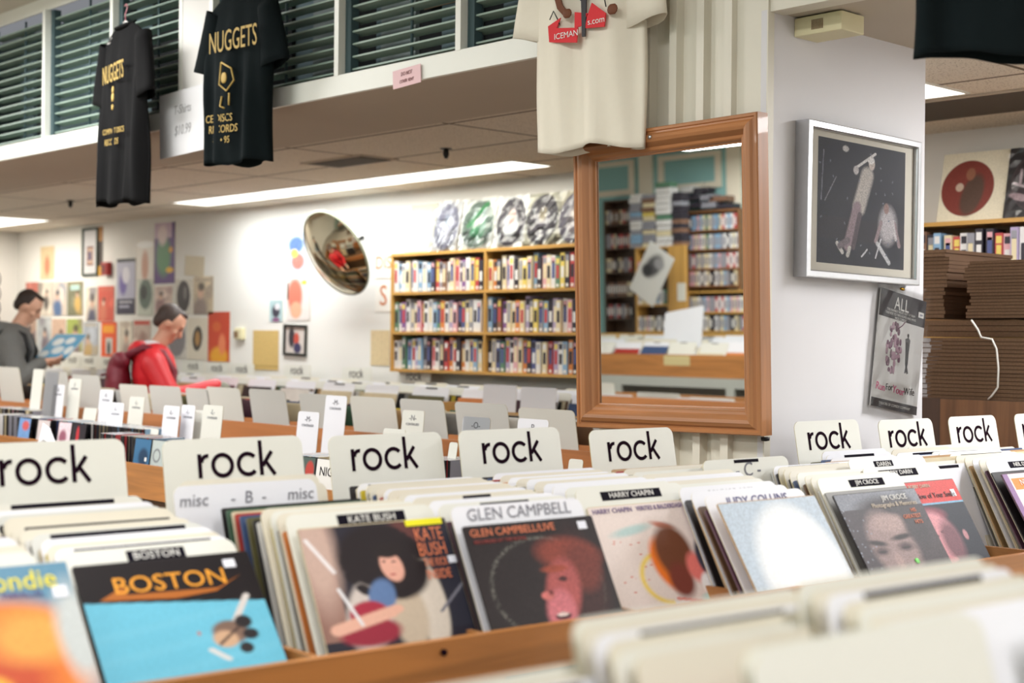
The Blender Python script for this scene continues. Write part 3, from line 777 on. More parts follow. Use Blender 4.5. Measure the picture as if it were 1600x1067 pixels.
em.tube([(-.04, -.066, -.30), (.03, -.066, -.33), (.05, -.066, -.38), (.0, -.066, -.42), (-.05, -.066, -.39), (-.04, -.066, -.30)], .004, GOLD, 6)
em.tube([(-.03, -.066, -.44), (-.04, -.066, -.48), (-.01, -.066, -.49)], .004, GOLD, 6); em.tube([(.02, -.066, -.43), (.02, -.066, -.48)], .004, GOLD, 6)
em.ell((-.02, -.066, -.365), (.02, .003, .025), GOLD, n=10); em.build('gold_print', s2)
a = at_y(925, 235, y1)
s3 = tshirt('t_shirt', a.x + .0, y1 - .02, a.z + .86, .40, .86, CLW, 'natural white T-shirt with a red ribbon print above the mirror', 8, .42, lean=R_(0), flare=.02, rz=R_(6))
RD = M('red_print', (214, 44, 52), .7); BR = M('brown_print', (110, 62, 36), .7)
zb = -1.035
rb = MB()
rb.prism([(-.10, .525 + zb), (-.02, .515 + zb), (-.015, .56 + zb), (-.10, .57 + zb)], -.080, -.076, RD)
rb.prism([(-.13, .53 + zb), (-.10, .525 + zb), (-.10, .57 + zb), (-.085, .60 + zb), (-.135, .58 + zb)], -.079, -.075, RD)
rb.prism([(-.03, .56 + zb), (.0, .565 + zb), (.02, .60 + zb), (-.03, .61 + zb)], -.078, -.074, RD)
rb.prism([(.01, .555 + zb), (.085, .55 + zb), (.09, .59 + zb), (.02, .595 + zb)], -.078, -.074, RD)
rb.prism([(.02, .595 + zb), (.09, .59 + zb), (.035, .63 + zb)], -.077, -.073, RD)
rb.build('red_ribbon_print', s3)
text(s3, 'ICEMAN', .026, WT, -.06, .543 + zb, -.082, rot=-.03); text(s3, 's.com', .028, WT, .055, .572 + zb, -.080, rot=-.03)
bk = MB()
bk.prism([(.0, .53 + zb), (.012, .53 + zb), (.016, .66 + zb), (-.06, .74 + zb), (-.07, .70 + zb), (-.005, .64 + zb)], -.079, -.074, INK)
bk.tube([(-.13, -.077, .60 + zb), (-.115, -.077, .625 + zb), (-.10, -.077, .60 + zb), (-.09, -.077, .58 + zb)], .002, INK, 5)
bk.tube([(.02, -.077, .68 + zb), (.05, -.077, .675 + zb), (.06, -.077, .655 + zb), (.08, -.077, .65 + zb), (.09, -.077, .61 + zb)], .002, INK, 5)
bk.build('black_print', s3)
bw = MB()
bw.prism([(-.11, .72 + zb), (-.08, .64 + zb), (-.055, .61 + zb), (-.07, .60 + zb), (-.10, .63 + zb), (-.13, .72 + zb)], -.078, -.073, BR)
bw.ell((-.06, -.077, .61 + zb), (.018, .004, .016), BR, n=10)
bw.build('brown_print', s3)
MB().ell((.112, -.074, .60 + zb), (.02, .004, .018), BR, n=10).build('brown_print', s3)
for o_ in list(s3.children):
    if 'print' in o_.name or 'lettering' in o_.name: o_.location.x += .035; o_.location.z -= .02
a = at_y(1555, 96, y1 - .35)
s4 = tshirt('t_shirt', a.x + .14, y1 - .35, a.z + .74, .56, .745, CLB, 'black T-shirt whose hem hangs in at the top right corner', 9, .25, flare=.02, rz=R_(35))
for s, dz, l in ((s2, .0, 'clothes hanger inside the black shirt with large gold lettering'), (s3, 0, 'clothes hanger inside the white shirt'), (s4, 0, 'clothes hanger inside the black shirt at the top right')):
    h = hanger(s.location.x, s.location.y, s.location.z - .005, l); h.rotation_euler.z = s.rotation_euler.z
# handwritten price sheets
def paper(px0, py0, px1, py1, y, name, label, cat, rgb, lines, tilt=0, ink=None, curl=0, xs=.8):
    a = at_y(px0, py0, y); b = at_y(px1, py1, y)
    t = empty(name, ((a.x + b.x) / 2, y, (a.z + b.z) / 2), (0, tilt, 0)); tag(t, label, cat)
    w_, h = abs(b.x - a.x), abs(a.z - b.z)
    MB().box(-w_ / 2, w_ / 2, 0, .002, -h / 2, h / 2, M('paper_%d_%d_%d' % rgb, rgb, .7)).build('paper', t)
    for i, (s, sz, z) in enumerate(lines):
        text(t, s, sz * h, ink or M('pencil_grey', (150, 150, 152), .8), 0, z * h, -.001, shear=.2, xs=xs)
    return t
paper(250, 148, 322, 235, FY - .05, 'price_sheet', 'white handwritten shirt price sheet hanging between the two black shirts', 'paper sign', (214, 214, 216), [('T-Shirts', .2, .2), ('$10.99', .22, -.12)], R_(-2))
paper(614, 110, 657, 130, FY - .028, 'paper_note', 'pink handwritten note stuck on the white window sill', 'note', (238, 202, 206), [('DO NOT', .3, .2), ('COVER VENT', .26, -.2)], R_(-3), ink=M('red_brown_pen', (120, 60, 60), .8))

# ================================================================== things on the far wall
cvp = at_y(524, 396, 5.72)
cm = empty('convex_mirror', cvp, (0, 0, 0)); tag(cm, 'round convex security mirror tilted down on the far wall', 'mirror')
nrm = Vector((0, -.884, -.467)); cm.rotation_euler = nrm.to_track_quat('Z', 'Y').to_euler()
Rm = .305
MB().lathe([(.0, .085), (.04, .083), (.09, .076), (.15, .064), (.2, .048), (.26, .022), (Rm - .004, 0)], M('dull_mirror', (216, 208, 184), .05, metal=1.0), 48).build('mirror_dome', cm)
MB().lathe([(Rm - .006, .006), (Rm, .004), (Rm + .004, -.004), (Rm, -.012), (Rm - .01, -.014)], M('olive_rim', (112, 112, 92), .5), 48).build('rim', cm)
MB().lathe([(0, -.012), (Rm - .01, -.012), (Rm - .01, -.014), (0, -.016)], M('grey_back', (150, 150, 150), .7), 36).build('back_plate', cm)
MB().tube([(0, 0, -.01), (0, 0, -.258)], .014, BLACK, 8).build('bracket', cm)

def poster(px0, py0, px1, py1, art, label, name='poster', cat='poster', thick=.003, y=WY, group=None, frame=None, tilt=0, board=(206, 198, 180)):
    a = at_y(px0, (py0 + py1) / 2, y); b = at_y(px1, (py0 + py1) / 2, y); mx_ = (px0 + px1) / 2
    zt = at_y(mx_, py0, y).z; zb_ = at_y(mx_, py1, y).z
    w_ = b.x - a.x; h = zt - zb_
    t = empty(name, ((a.x + b.x) / 2, y - thick - .001, zb_), (0, tilt, 0)); tag(t, label, cat, group)
    MB().box(-w_ / 2, w_ / 2, 0, thick, 0, h, M('board_%d_%d_%d' % board, board, .7)).build('paper' if name == 'poster' else 'sleeve', t)
    if frame:
        f = frame_mesh('frame', w_, h, [(0, thick), (0, -.012), (.018, -.012), (.02, .0)], frame, t); f.location.z = h / 2
    m = .02 if frame else 0
    o = art.build(w_ - 2 * m, h - 2 * m, t, 'printed_picture'); o.location.z = m
    return t
def fig(bg, skin=(206, 170, 150), cloth=(90, 90, 110), seed=1, asp=1.3, dx=0, extra=None):
    a = A_(bg, 34, asp, seed * 7 + 1); q = a.rng.rand(8)
    cx = .3 + .4 * q[0]; cy = .3 + .25 * q[1]; k = .7 + .9 * q[2]
    mid = tuple(int((x + y) / 2) for x, y in zip(bg, cloth))
    a.blobs(4, [mid, tuple(min(255, v + 18) for v in bg)], .22)
    a.ell(cx + .1 * (q[3] - .5), cy + .36 * k, .26 * k, .3 * k, cloth, ang=40 * (q[4] - .5), soft=.7)
    if q[5] > .3: a.ell(cx, cy, .11 * k, .13 * k, skin, soft=.6).ell(cx + .03, cy - .09 * k, .12 * k, .08 * k, tuple(int(v * .6) for v in mid), soft=.8)
    if q[6] > .45: a.rect(.08, .04 if q[7] > .5 else .86, .92, .14 if q[7] > .5 else .95, mid, .7)
    if extra: a.rect(*extra)
    return a.noise(.18)
GRN = M('dark_green_frame', (34, 56, 46), .4); BLK = M('black_frame', (30, 32, 30), .4)
poster(64, 385, 85, 436, A_((218, 196, 156), 24, 2.2, 1).ell(.5, .6, .2, .3, (196, 130, 100), soft=.6).noise(.08), 'small tan poster high on the far wall near the left corner')
poster(130, 356, 154, 431, A_((206, 204, 206), 30, 2.5, 2).rect(.25, .38, .75, .82, (120, 70, 60)).rect(.3, .42, .7, .78, (190, 160, 140)).rect(.35, .5, .6, .7, (90, 80, 110)), 'green framed picture with a small photograph set in its mount', frame=GRN)
poster(154.5, 354, 161, 431, A_((60, 50, 44), 10, 6, 3).rect(0, 0, 1, .3, (170, 120, 60)).rect(0, .8, 1, 1, (214, 160, 60)), 'narrow yellow and black strip poster beside the green frame')
poster(183, 404, 212, 491, A_((176, 176, 196), 36, 2.6, 4).rect(0, 0, 1, .06, (60, 60, 66)).ell(.35, .45, .2, .2, (108, 96, 160), soft=.5).ell(.5, .3, .2, .15, (214, 212, 222)).rect(0, .72, 1, 1, (62, 60, 80)).rect(.15, .76, .85, .80, (190, 190, 200)).rect(.15, .84, .7, .88, (170, 170, 190)), 'grey and violet poster with a charcoal caption band above the shopper in red')
poster(214, 376, 241, 436, A_((226, 220, 212), 26, 1.9, 5).ell(.5, .65, .2, .4, (196, 150, 130), soft=.5).ell(.5, .1, .5, .1, (240, 240, 240)).noise(.06), 'bagged print of a reddish figure left of the purple poster')
poster(242, 348, 274, 443, A_((92, 62, 124), 40, 2.5, 6).rect(0, 0, .85, .25, (196, 170, 190)).ell(.45, .55, .35, .32, (90, 140, 100), soft=.5).ell(.4, .2, .22, .16, (224, 206, 206), soft=.6).ell(.8, .45, .1, .05, (220, 160, 50)).ell(.75, .78, .18, .05, (226, 176, 40)).noise(.12), 'tall purple and green poster with yellow marks, highest on the far wall')
poster(289, 400, 319, 431, A_((200, 188, 164), 20, 1, 7).noise(.04), 'blank tan paper pinned near the ceiling right of the purple poster', tilt=R_(4))
fb = at_y(170, 421, WY)
t = empty('fire_alarm', (fb.x, WY - .001, fb.z - .05)); tag(t, 'small red fire alarm box between two posters on the far wall', 'fire alarm')
bevel(MB().box(-.055, .055, -.045, 0, 0, .11, M('alarm_red', (176, 40, 40), .4)).build('housing', t), .005)
MB().box(-.04, .02, -.048, -.044, .02, .09, M('alarm_dark_red', (110, 24, 30), .5)).build('front_plate', t)
# rows of records pinned to the wall
rows = [(41, 441, 60, 492, fig((190, 110, 96), seed=1)), (60, 441, 81, 493, fig((210, 200, 186), cloth=(90, 84, 80), seed=2)), (82, 440, 104, 493, fig((206, 192, 180), cloth=(84, 110, 150), seed=3)), (106, 440, 130, 493, fig((120, 120, 96), cloth=(206, 170, 100), seed=4, extra=(.2, .1, .8, .25, (176, 206, 200)))),
        (135, 449, 152, 501, fig((220, 208, 190), seed=5)), (154, 447, 179, 502, fig((206, 92, 76), skin=(220, 190, 170), cloth=(206, 120, 96), seed=6)),
        (216, 437, 240, 493, A_((196, 202, 190), 30, 1.3, 7).ell(.5, .4, .42, .42, (96, 112, 104), soft=.2).ell(.4, .35, .2, .2, (50, 54, 52)).noise(.2)), (243, 447, 270, 491, fig((206, 186, 176), cloth=(150, 120, 120), seed=8)),
        (274, 436, 301, 490, A_((206, 202, 192), 30, 1.3, 9).ell(.5, .5, .38, .46, (66, 62, 64), soft=.15).ell(.6, .4, .1, .2, (120, 116, 116)).noise(.2)), (303, 432, 334, 491, fig((196, 180, 154), cloth=(140, 126, 120), seed=10)),
        (41, 496, 57, 550, fig((180, 150, 134), seed=11)), (59, 496, 80, 552, fig((176, 180, 182), cloth=(120, 110, 120), seed=12)), (82, 498, 103, 549, fig((200, 170, 150), cloth=(150, 110, 110), seed=13)), (105, 498, 129, 549, fig((160, 172, 90), cloth=(130, 110, 116), seed=14)),
        (131, 503, 154, 555, fig((170, 176, 186), cloth=(190, 160, 110), seed=15)), (159, 503, 183, 558, A_((224, 92, 50), 30, 1.4, 16).rect(.1, .1, .85, .3, (236, 160, 50)).rect(.3, .45, .75, .9, (196, 196, 190)).ell(.5, .75, .1, .2, (50, 50, 56))),
        (187, 502, 207, 560, fig((206, 196, 180), cloth=(170, 150, 140), seed=17)), (209, 500, 236, 556, fig((200, 180, 168), cloth=(160, 130, 120), seed=18, extra=(.05, .02, .95, .14, (196, 90, 80)))),
        (262, 500, 292, 560, A_((196, 192, 186), 30, 1.3, 19).ell(.5, .5, .45, .45, (128, 124, 128), soft=.1).noise(.2)), (294, 496, 325, 562, A_((214, 206, 190), 36, 1.4, 20).ell(.5, .5, .24, .30, (70, 66, 60), ang=20, soft=.05).ell(.5, .5, .12, .17, (170, 130, 80))),
        (326, 487, 360, 565, A_((196, 70, 44), 40, 1.6, 21).ell(.5, .9, .4, .2, (224, 160, 50), soft=.4).ell(.65, .65, .16, .2, (226, 130, 90), soft=.5).ell(.4, .3, .2, .1, (206, 96, 50)))]
labs = ['reddish record sleeve behind the head of the shopper in grey', 'pale sleeve with a dark figure, upper pinned row, left of the head-high bluish one', 'sleeve with a small blue figure in the upper pinned row', 'olive sleeve with a golden figure in the upper pinned row', 'narrow cream sleeve left of the upper red one', 'coral red sleeve above the orange one on the far wall',
        'green-grey picture disc in a bag above the shopper in red', 'faded pinkish sleeve directly under the tall purple poster', 'dark oval picture disc right above the head of the shopper in red', 'tan crinkled sleeve at the right end of the upper pinned row', 'brownish sleeve behind the face of the shopper in grey', 'grey-blue sleeve above the record the shopper in grey holds', 'rosy brown sleeve left of the lime green one', 'lime green sleeve in the lower pinned row',
        'grey and gold sleeve left of the orange one', 'bright orange sleeve with a yellow title on the far wall', 'beige sleeve right of the bright orange one', 'pale sleeve with a red title behind the shopper in red', 'grey round picture disc right of the shopper in red', 'cream sleeve with a tilted dark picture at its centre', 'tall orange red poster at the right end of the pinned records']
for (a_, b_, c_, d_, ar), lb in zip(rows, labs):
    poster(a_, b_, c_, d_, ar, lb, 'wall_record' if 'poster' not in lb else 'poster', 'record' if 'poster' not in lb else 'poster', thick=.004, group='records pinned to the far wall' if 'poster' not in lb else None)
poster(449, 363, 478, 428, A_((200, 210, 226), 36, 2, 22).ell(.5, .3, .4, .2, (90, 120, 190), soft=.4).ell(.6, .7, .35, .2, (206, 120, 110), soft=.4).ell(.4, .5, .2, .1, (226, 206, 90)).noise(.3), 'blue and red cartoon-coloured poster half behind the round mirror')
poster(449, 435, 485, 501, A_((222, 214, 210), 40, 1.8, 23).ell(.35, .4, .32, .4, (206, 120, 100), soft=.4).ell(.4, .75, .25, .2, (226, 170, 140)).ell(.75, .1, .12, .05, (236, 210, 60)).rect(0, .1, .08, .5, (80, 70, 70)), 'salmon portrait poster left of the round mirror stem')
poster(422, 469, 442, 503, A_((170, 196, 200), 24, 1.6, 24).ell(.5, .5, .3, .3, (60, 56, 72), soft=.3).ell(.6, .3, .2, .15, (224, 220, 226)).ell(.5, .9, .3, .1, (130, 80, 120)).noise(.2), 'small teal and plum photograph left of the salmon poster')
poster(444.5, 507, 480, 556, A_((206, 196, 190), 30, 1.3, 25).ell(.3, .4, .16, .4, (60, 54, 60), soft=.3).ell(.55, .45, .14, .25, (190, 80, 66)).ell(.6, .8, .2, .2, (60, 56, 90)), 'small black framed picture below the salmon poster', frame=BLK, tilt=R_(1.5))
poster(396, 516, 436, 578, A_((206, 176, 112), 30, 1.4, 26).rect(0, .88, 1, .92, (180, 150, 90)).noise(.05), 'plain tan paper sheet pinned beside the black framed picture')
poster(580, 516, 609, 571, A_((216, 196, 156), 30, 1.4, 27).noise(.1), 'beige mottled paper tucked beside the video shelf')
th = at_y(378, 522, WY)
t = empty('thermostat', (th.x, WY - .001, th.z - .04)); tag(t, 'small cream thermostat on the far wall above the rock cards', 'thermostat')
bevel(MB().box(-.06, .05, -.03, 0, 0, .085, CRB).build('housing', t), .004); MB().box(-.062, -.005, -.032, -.028, .012, .06, M('brown_plate', (132, 104, 72), .6)).build('front_plate', t)
ORG = M('orange_outline_ink', (206, 130, 84), .7)
poster(587, 405, 613, 435, A_((236, 230, 222), 20, 1, 28), 'white sign with orange outlined letters at the left of the shelf', cat='paper sign')
text(bpy.data.objects[[o.name for o in bpy.data.objects if o.get('label', '').startswith('white sign with orange outlined')][0]], 'DIS', .12, ORG, 0, .1, -.002)
poster(587, 447, 613, 487, A_((238, 234, 228), 20, 1, 29), 'white paper with a big outlined letter below the lettered sign', cat='paper sign')
text(bpy.data.objects[[o.name for o in bpy.data.objects if o.get('label', '').startswith('white paper with a big outlined')][0]], 'S', .19, ORG, 0, .1, -.002)
# coil wire at the far left
cw = at_y(3, 470, 5.6)
t = empty('wire_rack', (at_y(-6, 470, 5.6).x, 5.6, 0)); tag(t, 'curly dark wire rack at the left edge of the photo', 'wire rack')
mbw = MB()
for k in range(6):
    zc = 1.35 + k * .13
    mbw.tube([(.02 + .06 * math.cos(a), 0, zc + .06 * math.sin(a)) for a in [2 * PI * i / 16 for i in range(17)]], .006, BLACK, 6)
mbw.tube([(-.04, 0, 0), (-.04, 0, 2.1)], .01, BLACK, 6); mbw.build('scrolls', t)
# ================================================================== record racks: sleeves, divider cards, bins
BIN = wood('worn_bin_board', (190, 126, 66), 'X', 0.6, rough=.45); BINY = wood('worn_bin_partition', (176, 118, 64), 'Y', 0.6, rough=.5)
BACKB = wood('orange_brown_board', (190, 124, 76), 'X', .8); CARCASS = M('rack_carcass_brown', (104, 74, 50), .7, noise=.2, scale=6)  # plain dark brown for rack bases and cabinets
SLV = {'black': (30, 26, 28), 'cream': (214, 200, 168), 'brown': (104, 74, 50), 'green': (60, 92, 70), 'red': (170, 52, 44), 'blue': (58, 78, 118), 'grey': (140, 138, 134), 'yellow': (206, 184, 48),
       'tan': (188, 150, 104), 'white': (222, 220, 214), 'olive': (92, 88, 54), 'orange': (206, 124, 62), 'plum': (84, 50, 66)}
sl_mesh = {}
def sleeve_mesh(c):
    if c in sl_mesh: return sl_mesh[c]
    mb = MB(); m = M('record_sleeve_' + c, SLV[c], .5, noise=.25, scale=14); e = M('sleeve_edge_' + c, tuple(int(v * .72 + 40) for v in SLV[c]), .7)
    mb.prism(rrect(.315, .315, .004, 2, False), 0, .0042, m, m_side=e)
    sl_mesh[c] = mb.mesh('record_sleeve'); return sl_mesh[c]
cd_mesh = {}; CARDLAST = [None]
CARDC = {'white': (234, 235, 242), 'ivory': (226, 226, 218), 'cream': (222, 216, 200), 'grey': (212, 213, 208)}
def card_mesh(c, w_, h, r=.02):
    k = (c, round(w_, 3), round(h, 3), r)
    if k in cd_mesh: return cd_mesh[k]
    m = M('plastic_card_' + c, CARDC[c], .42, noise=.03, scale=8); e = M('card_edge_' + c, tuple(int(v * f) for v, f in zip(CARDC[c], (.86, .82, .70))), .6)
    mb = MB().prism(rrect(w_, h, r, 5), 0, .0022, m, m_side=e)
    cd_mesh[k] = mb.mesh('divider_card'); return cd_mesh[k]
TAPE = M('black_label_tape', (22, 18, 30), .8, spec=.1); PEN = M('pencil_writing', (120, 120, 130), .8); PENB = M('blue_pen_writing', (84, 84, 140), .8); PURP = M('purple_pen', (106, 80, 150), .8)
rock_m = rock_mesh(.0505, DARK)
def put(o, fr, r, d, z, th, yaw=0.0):
    """stand o in rack frame fr at (r, d) with its foot at z, leaning back by th"""
    p = fr(r, d, z); o.location = p[0]
    o.rotation_euler = (-th, 0, p[1] + yaw); return o
def front_frame(r, d, z): return (rd(r, d, z), RA)
def wall_frame(r, d, z): return (Vector((r, d, z)), 0.0)            # faces -y
def away_frame(r, d, z): return (Vector((r, d, z)), PI)             # faces +y
def add_sleeve(fr, c, r, d, z, th, label, group, yaw=0.0):
    o = link('record_sleeve', sleeve_mesh(c)); put(o, fr, r, d, z, th, yaw); return tag(o, label, 'record', group)
def add_card(fr, c, r, d, z, th, label, group, w_=.32, h=.355, rad=.02, tape=None, hand=None, pos=0, tz=None, ink=None, yaw=0, dy=0, ts=1.0, hs=.022, bar=None):
    o = link('divider_card', card_mesh(c, w_, h, rad)); CARDLAST[0] = o; put(o, fr, r, d, z, th, yaw); tag(o, label, 'divider card', group)
    tz = tz or h - .02
    if tape:
        tl = .012 * len(tape) * ts + .012
        t = MB().box(-tl / 2, tl / 2, -.0008, 0, -.009 * ts, .009 * ts, TAPE).build('label_tape', o); t.location = (pos, 0, tz)
        text(t, tape, .0155 * ts, WT, 0, 0, -.0012, xs=1.05)
    if bar:
        t = MB().box(-bar / 2, bar / 2, -.0008, 0, -.004, .004, TAPE).build('label_tape', o); t.location = (pos, 0, h - .007)
    if hand: text(o, hand, hs, ink or PEN, pos, tz, -.0008, shear=.15)
    return o
FZ = .875
front_d = 2.02
zb_ = np.mean([at_d(px, py, front_d)[1] for px, py in ((433, 1028), (720, 997), (891, 968))])
def rack(name, fr, r0, r1, dF, dB, parts, label, zf, zb2, cat='record rack', back_m=None, board_m=None, legs=True):
    o0, rz = fr(0, 0, 0)
    t = empty(name, o0, (0, 0, rz)); tag(t, label, cat)
    s = -1 if fr is away_frame else 1
    def Y(d): return s * d
    def X(r): return s * r
    def bx(nm, ra, rb, da, db, za, zc, m): MB().box(min(X(ra), X(rb)), max(X(ra), X(rb)), min(Y(da), Y(db)), max(Y(da), Y(db)), za, zc, m).build(nm, t)
    if fr is not front_frame: pass
    bx('front_board', r0, r1, dF - .018, dF, FZ - .14, zf, board_m or BIN)
    bx('back_board', r0, r1, dB, dB + .018, FZ - .14, zb2, back_m or BACKB)
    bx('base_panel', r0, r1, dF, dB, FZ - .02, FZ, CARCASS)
    bx('side_board', r0 - .018, r0, dF - .018, dB + .018, FZ - .14, zf, BINY); bx('side_board', r1, r1 + .018, dF - .018, dB + .018, FZ - .14, zf, BINY)
    for p in parts:
        mb = MB(); a, b = Y(dF + .001), Y(dB - .001); q = X(p)
        z1, z2 = zf - .012, zb2 - .06
        mb.add([(q - .006, a, FZ), (q + .006, a, FZ), (q + .006, b, FZ), (q - .006, b, FZ), (q - .006, a, z1), (q + .006, a, z1), (q + .006, b, z2), (q - .006, b, z2)],
               [(0, 1, 2, 3), (4, 5, 6, 7), (0, 1, 5, 4), (1, 2, 6, 5), (2, 3, 7, 6), (3, 0, 4, 7)], BINY)
        mb.build('partition', t)
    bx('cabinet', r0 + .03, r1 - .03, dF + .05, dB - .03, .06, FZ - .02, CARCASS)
    bx('plinth', r0 + .06, r1 - .06, dF + .09, dB - .06, 0, .06, BLACK)
    return t

# ---- front rack (records leaning towards the back, faces to us)
covers = {}
def rpos(px, py, d): return at_d(px, py, d)[0]
def cover_record(r, dtop, ztop, th, art, label, c='black', yaw=0.0, z=None):
    th = R_(th); h = .315
    zf = (ztop - h * math.cos(th)); d = dtop - h * math.sin(th)
    t = link('record_sleeve', sleeve_mesh(c)); put(t, front_frame, r, d, max(zf, FZ + .001), th, yaw); tag(t, label, 'record', 'front records of the rock bins')
    art.build(.313, .313, t)
    return t
# covers
bo = A_((24, 18, 22), 110, seed=41, vs=.65)
bo._mix(np.clip((bo.y - .335 - .14 * bo.x) / .01, 0, 1), (104, 182, 208)); bo.noise(.05)
bo._mix(np.clip(np.sin(bo.y * 30 + bo.x * 6) * .12, 0, 1) * (bo.y > .5), (140, 206, 226))
bo.line(.90, .42, .78, .66, .022, (206, 200, 196)).ell(.74, .74, .10, .11, (120, 96, 84), ang=-35).ell(.70, .80, .07, .08, (196, 160, 130), ang=-20).ell(.83, .66, .05, .06, (38, 34, 38)).ell(.85, .78, .045, .05, (40, 36, 40)).ell(.80, .90, .04, .05, (44, 40, 42)).line(.6, .88, .68, .98, .02, (206, 206, 206)).ell(.56, .72, .01, .02, (180, 110, 100)).line(.66, .84, .8, .7, .01, (70, 54, 50))
ka = A_((40, 38, 50), 120, seed=42, vs=.66)
ka.rect(0, 0, .17, 1, (150, 112, 100), .9).ell(.08, .2, .12, .5, (196, 168, 156), soft=.8).rect(.78, 0, 1, 1, (46, 46, 58), .9).ell(.70, .1, .1, .4, (96, 56, 54), soft=.8)
ka.ell(.60, .40, .20, .10, (190, 178, 166), soft=.3).ell(.34, .78, .16, .34, (206, 196, 190), ang=15, soft=.25).ell(.74, .78, .11, .40, (214, 204, 192), soft=.2).ell(.58, .85, .12, .3, (196, 180, 160), soft=.3)
ka.ell(.47, .30, .26, .30, (34, 26, 30), soft=.25).ell(.58, .48, .20, .22, (36, 28, 32), soft=.25)

for i in range(70):
    q_ = ka.rng.rand() * 6.28; ka.ell(.50 + .25 * math.cos(q_), .36 + .31 * math.sin(q_), .035, .03, (34, 26, 30), soft=.6)
ka.ell(.545, .40, .075, .14, (226, 170, 152), ang=-8, soft=.2).ell(.50, .35, .012, .01, (60, 34, 34)).ell(.565, .36, .014, .01, (60, 34, 34)).ell(.54, .475, .02, .009, (170, 60, 66)).ell(.54, .25, .10, .07, (36, 28, 30), soft=.3)
ka.ell(.43, .66, .09, .16, (96, 124, 170), ang=10, soft=.3).ell(.32, .80, .13, .12, (166, 44, 66), soft=.2).ell(.30, .95, .2, .12, (150, 40, 60)).line(.10, .90, .46, .80, .055, (226, 176, 156)).ell(.5, .78, .05, .04, (226, 176, 156))
ka.line(.03, .1, .16, .4, .014, (232, 228, 230)).line(.16, .55, .26, .88, .012, (226, 226, 230)).line(.8, .85, 1, .62, .012, (120, 120, 132)).noise(.05)
gc = A_((36, 28, 30), 120, seed=43, vs=.75)
gc.ring(.5, .56, .42, .02, (150, 150, 140), .5, sp=.45).ell(.78, .55, .16, .42, (60, 36, 36), soft=.6).ell(.72, .30, .24, .14, (130, 60, 48), ang=12, soft=.5).ell(.80, .42, .14, .2, (110, 52, 44), soft=.5)
gc.ell(.60, .60, .13, .27, (166, 84, 82), ang=14, soft=.35).ell(.54, .76, .11, .18, (196, 112, 120), ang=10, soft=.4).ell(.47, .62, .05, .035, (196, 110, 106)).ell(.62, .5, .035, .02, (70, 34, 36)).ell(.54, .80, .06, .028, (70, 30, 36)).ell(.54, .785, .045, .014, (226, 206, 200)).ell(.5, .60, .02, .02, (110, 50, 50)).ell(.58, .41, .1, .03, (150, 70, 52), soft=.6).noise(.25)
hc = A_((226, 212, 206), 120, seed=44, vs=.78)
hc.ell(.32, .24, .18, .04, (176, 200, 198), ang=-10, soft=.8).ell(.62, .22, .10, .03, (190, 120, 100), ang=20, soft=.8).ring(.50, .70, .23, .035, (238, 206, 50), .9)
hc._mix(((hc.x > .48) & (np.hypot(hc.x - .5, hc.y - .7) > .18) & (np.hypot(hc.x - .5, hc.y - .7) < .3)) * 1.0, (226, 212, 206))
hc.ell(.56, .58, .15, .26, (232, 120, 44), ang=-10, soft=.3).ell(.64, .48, .17, .26, (110, 66, 46), soft=.35).ell(.62, .74, .11, .16, (120, 60, 50), soft=.5).ell(.80, .64, .09, .14, (226, 120, 112), soft=.5).ell(.88, .56, .05, .15, (70, 70, 84), soft=.5).ell(.86, .80, .07, .10, (236, 232, 230), soft=.4).line(.52, .9, .75, .95, .014, (210, 70, 50), .7).ell(.86, .92, .1, .04, (170, 210, 206), soft=.8).noise(.04)
for i in range(14): hc.ell(.1 + .3 * hc.rng.rand(), .3 + .5 * hc.rng.rand(), .012, .005, (206, 110, 90))
jc = A_((186, 200, 214), 90, seed=45); jc.noise(.12); jc.ell(.56, .56, .42, .50, (236, 240, 244), soft=.25).ell(.6, .5, .3, .4, (246, 248, 250), soft=.6).noise(.05)
cr_ = A_((66, 58, 64), 120, seed=46, vs=.75)
cr_.rect(0, 0, 1, .18, (150, 156, 168), .6).ell(.75, .7, .35, .5, (70, 62, 66), soft=.6).ell(.5, .26, .34, .20, (58, 52, 56), soft=.5).ell(.42, .62, .26, .40, (150, 128, 126), ang=-6, soft=.3).ell(.50, .36, .20, .10, (166, 142, 138), soft=.6)
cr_.ell(.24, .56, .11, .03, (40, 30, 34), ang=12, soft=.8).ell(.56, .52, .13, .03, (40, 30, 34), ang=-6, soft=.8).ell(.25, .65, .08, .045, (84, 66, 68), soft=1).ell(.55, .63, .09, .045, (80, 62, 66), soft=1).ell(.25, .66, .05, .014, (44, 34, 38), soft=.6).ell(.55, .64, .055, .014, (44, 34, 38), soft=.6).ell(.40, .80, .05, .12, (170, 144, 140), soft=.5).ell(.38, .92, .10, .03, (60, 46, 50)).ell(.80, .35, .14, .3, (60, 54, 58), soft=.5)
for i in range(45): cr_.ell(cr_.rng.rand() ** 2 * .25, cr_.rng.rand() * 1.3, .007, .009, (150, 156, 170))
cr_.noise(.25)
da = A_((36, 40, 52), 120, seed=47, vs=.75)
da.rect(0, 0, 1, .26, (206, 66, 62)).rect(0, .26, 1, .28, (120, 170, 200)).ell(.44, .40, .24, .10, (130, 70, 84), soft=.4).ell(.50, .64, .20, .28, (216, 150, 158), ang=-10, soft=.3).ell(.42, .64, .05, .02, (80, 50, 60)).ell(.56, .60, .05, .02, (80, 50, 60)).ell(.62, .72, .12, .25, (120, 80, 90), soft=.6).ell(.46, .92, .12, .04, (206, 130, 140)).ell(.82, .66, .03, .06, (180, 130, 136)).noise(.15)
